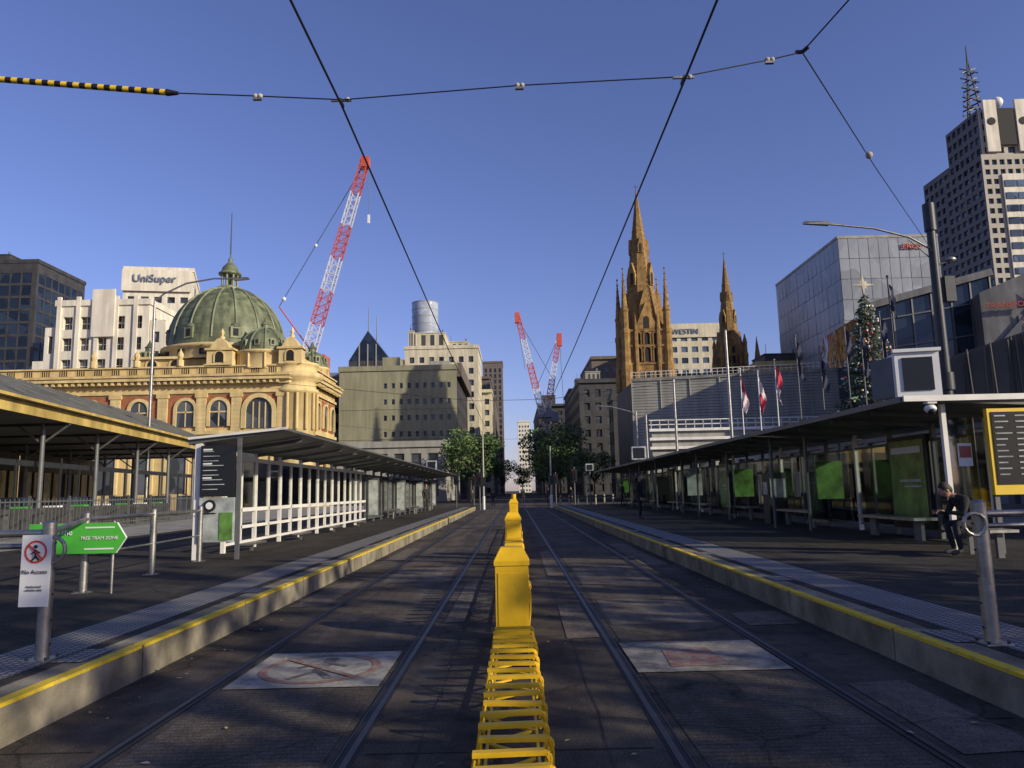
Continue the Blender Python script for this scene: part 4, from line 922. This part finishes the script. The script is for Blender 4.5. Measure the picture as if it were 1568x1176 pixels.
random.seed(9); g=MB(); cxx,cyy=29.,60.
g.cyl((cxx,cyy,0),(cxx,cyy,16.8),.3,.05,'bark',8)
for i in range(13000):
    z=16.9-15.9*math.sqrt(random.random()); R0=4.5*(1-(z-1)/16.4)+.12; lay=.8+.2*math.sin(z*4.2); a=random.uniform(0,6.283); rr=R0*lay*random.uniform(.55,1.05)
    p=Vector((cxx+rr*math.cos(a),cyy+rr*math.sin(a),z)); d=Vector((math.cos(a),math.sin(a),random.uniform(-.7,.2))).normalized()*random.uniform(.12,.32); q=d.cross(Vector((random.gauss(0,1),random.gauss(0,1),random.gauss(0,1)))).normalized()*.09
    g.poly([p-d,p-q,p+d,p+q],random.choice(['xf1','xf3','xf2','xf2','xf2'] if math.cos(a+.5)>0 else ['xf1','xf3','xf3','xf2']))  # frosted needles, denser on the sun side so sunlight is in the colour
for i in range(200):
    z=random.uniform(1.5,16.3); R0=4.5*(1-(z-1)/16.4)+.12; a=random.uniform(0,6.283); g.ball((cxx+R0*math.cos(a),cyy+R0*math.sin(a),z),.11,random.choice(['gold','sgnw','redm','sgnw','bstone']),6,4)
for k in range(8):
    a=k*math.pi/4; r=.95 if k%2==0 else .5
    c=Vector((cxx,cyy,17.6)); tip=c+Vector((math.sin(a)*r,0,math.cos(a)*r)); sd=Vector((math.cos(a),0,-math.sin(a)))*.14
    g.poly([c-sd+Vector((0,-.1,0)),tip,c+sd+Vector((0,-.1,0))],'bcream'); g.poly([c-sd+Vector((0,.1,0)),tip,c+sd+Vector((0,.1,0))],'bcream')
g.cyl((cxx,cyy,16.8),(cxx,cyy,17.6),.05,.05,'gold',6); g.build('christmas_tree')

# ------------------------------------------------------------------ poles, lamps, flags, signals
def lamphead(g,a,b,w=.12,h=.12):
    a=Vector(a);b=Vector(b); y=Vector((0,w,0)); z=Vector((0,0,h))
    v=[a-y,b-y*.8,b+y*.8,a+y,a-y*.8-z,b-y*.5-z*.6,b+y*.5-z*.6,a+y*.8-z]
    g.mesh(v,[(0,1,2,3),(4,7,6,5),(0,4,5,1),(1,5,6,2),(2,6,7,3),(3,7,4,0)],'steel')
g=MB(); g.cyl((15,25.7,0),(15,25.7,11.1),.19,.14,'dsteel',12); g.cyl((15,25.7,10.3),(15,25.7,11.3),.2,.2,'dsteel',12); g.cyl((15,25.7,4.6),(15,25.7,5.2),.25,.25,'dsteel',12)
g.tube([(15,25.7,9.6),(14.2,25.7,10.1),(13,25.7,10.45),(11.3,25.7,10.66)],.04,'steel',8); g.tube([(15,25.7,9.2),(14.2,25.7,10.0)],.02,'steel',6)
lamphead(g,(11.4,25.7,10.72),(10.5,25.7,10.74))
g.tube([(15,25.7,9.0),(15.5,25.7,9.2)],.03,'dsteel',6); g.ball((15.6,25.7,9.25),(.2,.14,.1),'steel',8,6); g.box(15.2,15.55,25.5,25.8,7.7,8.6,'dsteel'); g.build('street_lamp')
g=MB(); g.cyl((-24.3,50,0),(-24.3,50,14.9),.13,.08,'steel',10); pts=[(-24.3,50,14.9),(-23.7,50,15.4),(-22.2,50,16.1),(-20.3,50,16.4),(-18.8,50,16.35)]
g.tube(pts,.06,'steel',8); lamphead(g,(-18.9,50,16.42),(-17.9,50,16.4),.2,.2); g.build('street_lamp')
g=MB(); g.cyl((9.9,60,0),(9.9,60,7.6),.09,.06,'steel',8); g.tube([(9.9,60,7.2),(9.4,60,7.6),(8.,60,8.),(7.0,60,8.1)],.045,'steel',6); lamphead(g,(7.05,60,8.15),(6.3,60,8.15),.15,.14); g.build('street_lamp')
for x,y,z in((13.9,64,10.7),(16.3,56,13.2),(12.8,72,8.5)):
    g=MB(); g.cyl((x,y,0),(x,y,z),.13,.09,'steel',10); g.cyl((x,y,z),(x,y,z+.1),.13,.05,'steel',10); g.cyl((x,y,0),(x,y,.4),.22,.2,'steel',10); g.build('tram_wire_pole')
def flag(x,y,z,m,mp='white',w=.5,l=2.6):
    g=MB(); g.cyl((x,y,0),(x,y,z),.055,.04,mp,8); g.ball((x,y,z+.08),.08,mp,8,5)
    n=12; vs=[];fs=[]
    for j in range(n+1):
        for i in range(6):
            u=i/5; vs.append((x+.05+u*w*(.65+.35*math.sin(j*.5+x)),y+.14*math.sin(u*7+j*.6+x),z-.25-l*j/n-u*.9*(1-j/n*.5)))
    for j in range(n):
        for i in range(5): fs.append((j*6+i,j*6+i+1,(j+1)*6+i+1,(j+1)*6+i))
    h=len(fs)//2; g.smooth=True; g.mesh(vs,fs[:h],m[0]); g.mesh(vs,fs[h:],m[1]); g.smooth=False; g.build('flagpole')
flag(16.9,55,10.0,('flagr','flagw')); flag(18.2,55,9.8,('flagw','flagr')); flag(19.5,55,10.6,('flagr','flagw'));flag(20.8,54,12.2,('flagb','flagb'),'gsteel'); flag(22.5,54,11.3,('flagb','flagb'),'gsteel'); flag(24.,53,13.2,('flagb','flagb'),'gsteel'); flag(26.6,53,13.6,('flagb','flagb'),'gsteel',.5,3.)
flag(20.7,40,12.6,('flagb','flagb'),'dsteel',.35,1.6); flag(21.8,46,11.,('flagb','flagb'),'gsteel',.45,2.6)
def signal(x,y,h=3.2):
    g=MB(); g.cyl((x,y,0),(x,y,h+.3),.06,.05,'gsteel',8)
    g.box(x-.24,x+.24,y-.12,y-.1,h-1.05,h+.1,'black'); g.box(x-.15,x+.15,y-.1,y+.15,h-.95,h,'black')
    for k,m in enumerate(('redm','gold','sgng')): g.cyl((x,y-.12,h-.17-k*.3),(x,y-.24,h-.15-k*.3),.12,.12,'black',12,False); g.cyl((x,y-.13,h-.17-k*.3),(x,y-.125,h-.17-k*.3),.1,.1,m if k==0 else 'bdark',12)
    g.build('traffic_signal')
signal(-5.2,68); signal(5.4,68); signal(-9,66); signal(9.5,66); signal(-4.6,86); signal(4.7,86); signal(-2.9,63.5,3.)
def infobd(x,y,h,w=.42):
    g=MB(); g.cyl((x,y,0),(x,y,h-.6),.06,.05,'gsteel',8); g.box(x-w,x+w,y-.12,y+.12,h-w*1.8,h,'adw'); g.box(x-w*.78,x+w*.78,y-.14,y-.121,h-w*1.62,h-.08,'scr'); g.build('information_display')
infobd(7.3,44,3.9); infobd(-6.2,57,3.9,.38); infobd(6.0,60,3.5,.3)
for x,h in((-2.6,6.6),(3.1,5.2)):
    g=MB(); g.cyl((x,64,0),(x,64,h),.08,.06,'bstone',8); g.box(x-.18,x+.18,63.8,64.2,2.,2.7,'black'); g.cyl((x,64,0),(x,64,1.1),.12,.12,'white',8); g.build('signal_post')
for i in range(8):
    g=MB(); x=3.8+i*.75; y=63+i*.2; g.cyl((x,y,0),(x,y,1.),.07,.07,'bstone',10); g.ball((x,y,1.),(.07,.07,.05),'bstone',10,5); g.cyl((x,y,.8),(x,y,.9),.073,.073,'black',10); g.build('bollard')

# ------------------------------------------------------------------ people
def person(name,J,bones,rad,bmats,head,hd,loc,hands=None,extra=None,rz=0.):
    names=list(J); idx={n:i for i,n in enumerate(names)}
    me=bpy.data.meshes.new('sk'); me.from_pydata([J[n] for n in names],[(idx[a],idx[b]) for a,b in bones],[])
    ob=bpy.data.objects.new('sk',me); COL.objects.link(ob)
    md=ob.modifiers.new('s','SKIN'); md.use_smooth_shade=True
    for i,n in enumerate(names):
        v=me.skin_vertices[0].data[i]; v.radius=(rad[n] if isinstance(rad[n],tuple) else (rad[n],rad[n])); v.use_root=(n=='pelvis')
    sb=ob.modifiers.new('b','SUBSURF'); sb.levels=2; sb.render_levels=2
    dg=bpy.context.evaluated_depsgraph_get(); ev=ob.evaluated_get(dg); em=ev.to_mesh()
    g=MB(); vs=[v.co.copy() for v in em.vertices]
    def near(c):
        best=None;bd=9
        for (a,b),m in zip(bones,bmats):
            A=Vector(J[a]);B=Vector(J[b]);d=B-A; t=max(0,min(1,(c-A).dot(d)/max(d.length_squared,1e-6))); q=(c-(A+d*t)).length
            if q<bd: bd=q;best=m
        return best
    fm={}
    for p in em.polygons:
        m=near(p.center); fm.setdefault(m,[]).append(tuple(p.vertices))
    base=len(g.v); g.v+=[tuple(v) for v in vs]
    for m,fl in fm.items():
        k=g.mi(m)
        for f in fl: g.f.append(tuple(base+i for i in f)); g.m.append(k); g.sm.append(True)
    ev.to_mesh_clear(); bpy.data.objects.remove(ob)
    hc=Vector(head); hd=Vector(hd).normalized(); side=Vector((0,0,1)).cross(hd).normalized(); up=hd.cross(side)
    Mx=Matrix((hd,side,up)).transposed()
    W=lambda a,b,c: hc+Mx@Vector((a,b,c))
    g.ball(hc,(.095,.075,.12),'skin',16,12,Mx); g.ball(W(.02,0,-.05),(.07,.058,.07),'skin',14,9,Mx)
    g.ball(W(.098,0,-.015),(.018,.013,.025),'skin',8,6,Mx); g.ball(W(.085,0,-.062),(.014,.024,.008),'rpaintc',8,5,Mx)
    for s_ in(-1,1): g.ball(W(.084,s_*.03,.012),(.012,.014,.008),'sgnw',8,5,Mx); g.ball(W(.094,s_*.03,.012),(.005,.006,.006),'black',6,4,Mx); g.ball(W(0,s_*.077,-.01),(.02,.01,.03),'skin',8,6,Mx); g.ball(W(.088,s_*.03,.032),(.008,.018,.005),'hair',6,4,Mx)
    g.ball(W(-.02,0,.03),(.098,.084,.11),'hair',16,10,Mx); g.ball(W(-.045,0,-.02),(.07,.078,.085),'hair',14,8,Mx)
    for hp,hdir,pn,thumb in hands or []:
        hp=Vector(hp);hdir=Vector(hdir).normalized();pn=Vector(pn).normalized(); sd=hdir.cross(pn).normalized()
        Mh=Matrix((hdir,sd,pn)).transposed(); g.ball(hp,(.05,.04,.016),'skin',10,7,Mh)
        for i,l in enumerate((.068,.078,.074,.058)):
            b0=hp+hdir*.04+sd*(-.03+.02*i); b1=b0+(hdir*.8-pn*.45).normalized()*l*.55; b2=b1+(hdir*.35-pn*.95).normalized()*l*.45
            g.cyl(b0,b1,.010,.009,'skin',8); g.cyl(b1,b2,.009,.007,'skin',8); g.ball(b2,.0072,'skin',6,4); g.ball(b1,.0092,'skin',6,4)
        b0=hp-hdir*.015+sd*thumb*.035; b1=b0+(sd*thumb+hdir*.8).normalized()*.04; b2=b1+(hdir-pn*.3).normalized()*.03
        g.cyl(b0,b1,.013,.011,'skin',8); g.cyl(b1,b2,.011,.008,'skin',8)
    if extra: extra(g)
    o=g.build(name,None,loc); o.rotation_euler=(0,0,rz); return o
BON=[('pelvis','spine'),('spine','chest'),('chest','neck'),('neck','headb'),('chest','shL'),('shL','elL'),('elL','wrL'),('chest','shR'),('shR','elR'),('elR','wrR'),('pelvis','hipL'),('hipL','knL'),('knL','anL'),('anL','toL'),('pelvis','hipR'),('hipR','knR'),('knR','anR'),('anR','toR')]
def bm(t,l): return [t,t,t,'skin',t,t,t,t,t,t,l,l,l,'shoe',l,l,l,'shoe']
RAD=dict(pelvis=(.15,.12),spine=(.14,.11),chest=(.16,.115),neck=.055,headb=.05,shL=.075,elL=.047,wrL=.032,shR=.075,elR=.047,wrR=.032,hipL=.095,knL=.062,anL=.045,toL=.035,hipR=.095,knR=.062,anR=.045,toR=.035)
SJ=dict(pelvis=(0,0,.54),spine=(-.09,0,.70),chest=(-.26,0,.88),neck=(-.38,0,.99),headb=(-.44,0,1.03),shL=(-.28,-.18,.92),elL=(-.36,-.23,.69),wrL=(-.56,-.09,.72),shR=(-.28,.18,.92),elR=(-.36,.23,.69),wrR=(-.56,.09,.72),
 hipL=(-.04,-.1,.51),knL=(-.46,-.13,.52),anL=(-.40,-.13,.09),toL=(-.58,-.14,.045),hipR=(-.04,.1,.51),knR=(-.46,.13,.52),anR=(-.36,.13,.09),toR=(-.54,.14,.045))
def phone(g): g.obox((-.66,0,.76),.10,.16,.012,0,'black')
person('seated_person',SJ,BON,RAD,bm('cloth','jean'),(-.50,0,1.08),(-1,0,-.8),(7.72,12.75,H),[((-.62,-.06,.74),(-.9,.35,.1),(0,.2,1),1),((-.62,.06,.74),(-.9,-.35,.1),(0,-.2,1),-1)],phone)
g=MB(); g.box(7.5,7.96,12.1,13.15,H+.40,H+.445,'steel'); 
for y in(12.25,13.0): g.beam((7.72,y,H),(7.72,y,H+.4),.1,.07,'gsteel')
g.build('platform_bench')
STJ=dict(pelvis=(0,0,.95),spine=(0,.0,1.12),chest=(0,.01,1.34),neck=(0,0,1.5),headb=(0,0,1.57),shL=(-.18,0,1.40),elL=(-.23,.03,1.12),wrL=(-.2,-.10,.9),shR=(.18,0,1.40),elR=(.24,.03,1.12),wrR=(.22,-.06,.88),
 hipL=(-.09,0,.9),knL=(-.11,-.03,.50),anL=(-.12,.0,.09),toL=(-.14,-.16,.04),hipR=(.09,0,.9),knR=(.11,.02,.50),anR=(.13,.08,.09),toR=(.14,-.08,.04))
p=person('standing_person',STJ,BON,RAD,bm('cloth','jean'),(0,0,1.66),(0,-1,-.1),(4.95,30,H),[((-.19,-.12,.82),(0,-.2,-1),(-1,0,0),-1),((.22,-.08,.80),(0,-.15,-1),(1,0,0),1)],None,R(60))
for i,(x,y,rz) in enumerate(((-3.9,70,.4),(-2.2,78,2.8),(3.3,75,1.2),(5.8,78,-.8),(7.4,52,2.),(-5.6,48,.6),(1.,90,3.),(-8,74,1.5))):
    inst(p,'standing_person',(x,y,0 if y>62 else H),rz,random.uniform(.94,1.02))

# ------------------------------------------------------------------ world, sun, camera
S=Vector((.86,-.51,0)).normalized(); el=R(20); S=Vector((S.x*math.cos(el),S.y*math.cos(el),math.sin(el)))
w=bpy.data.worlds.new('World'); scene.world=w; w.use_nodes=True; nt=w.node_tree; bg=nt.nodes['Background']
sk=nt.nodes.new('ShaderNodeTexSky'); sk.sky_type='NISHITA'; sk.sun_disc=False; sk.sun_elevation=el; sk.sun_rotation=math.atan2(S.x,S.y); sk.ozone_density=3.; sk.dust_density=.5; sk.air_density=1.
tint=nt.nodes.new('ShaderNodeMix'); tint.data_type='RGBA'; tint.blend_type='MULTIPLY'; tint.inputs[0].default_value=1; tint.inputs[7].default_value=(1.02,.88,1.22,1)
nt.links.new(sk.outputs[0],tint.inputs[6]); nt.links.new(tint.outputs[2],bg.inputs[0]); bg.inputs[1].default_value=.12
sl=bpy.data.lights.new('sun','SUN'); sl.energy=5.0; sl.angle=R(.5); sl.color=(1,.89,.68); so=bpy.data.objects.new('sun',sl); COL.objects.link(so); so.rotation_euler=S.to_track_quat('Z','Y').to_euler()
cam=bpy.data.cameras.new('camera'); cam.lens=26.4; cam.sensor_width=36; cam.clip_end=6000; cam.clip_start=.05
co=bpy.data.objects.new('camera',cam); COL.objects.link(co)
co.matrix_world=Matrix.Translation((0,0,1.5))@Matrix.Rotation(R(98.1),4,'X')@Matrix.Rotation(R(-1.3),4,'Z')
scene.camera=co
scene.view_settings.view_transform='Standard'; scene.view_settings.look='None'; scene.view_settings.exposure=0
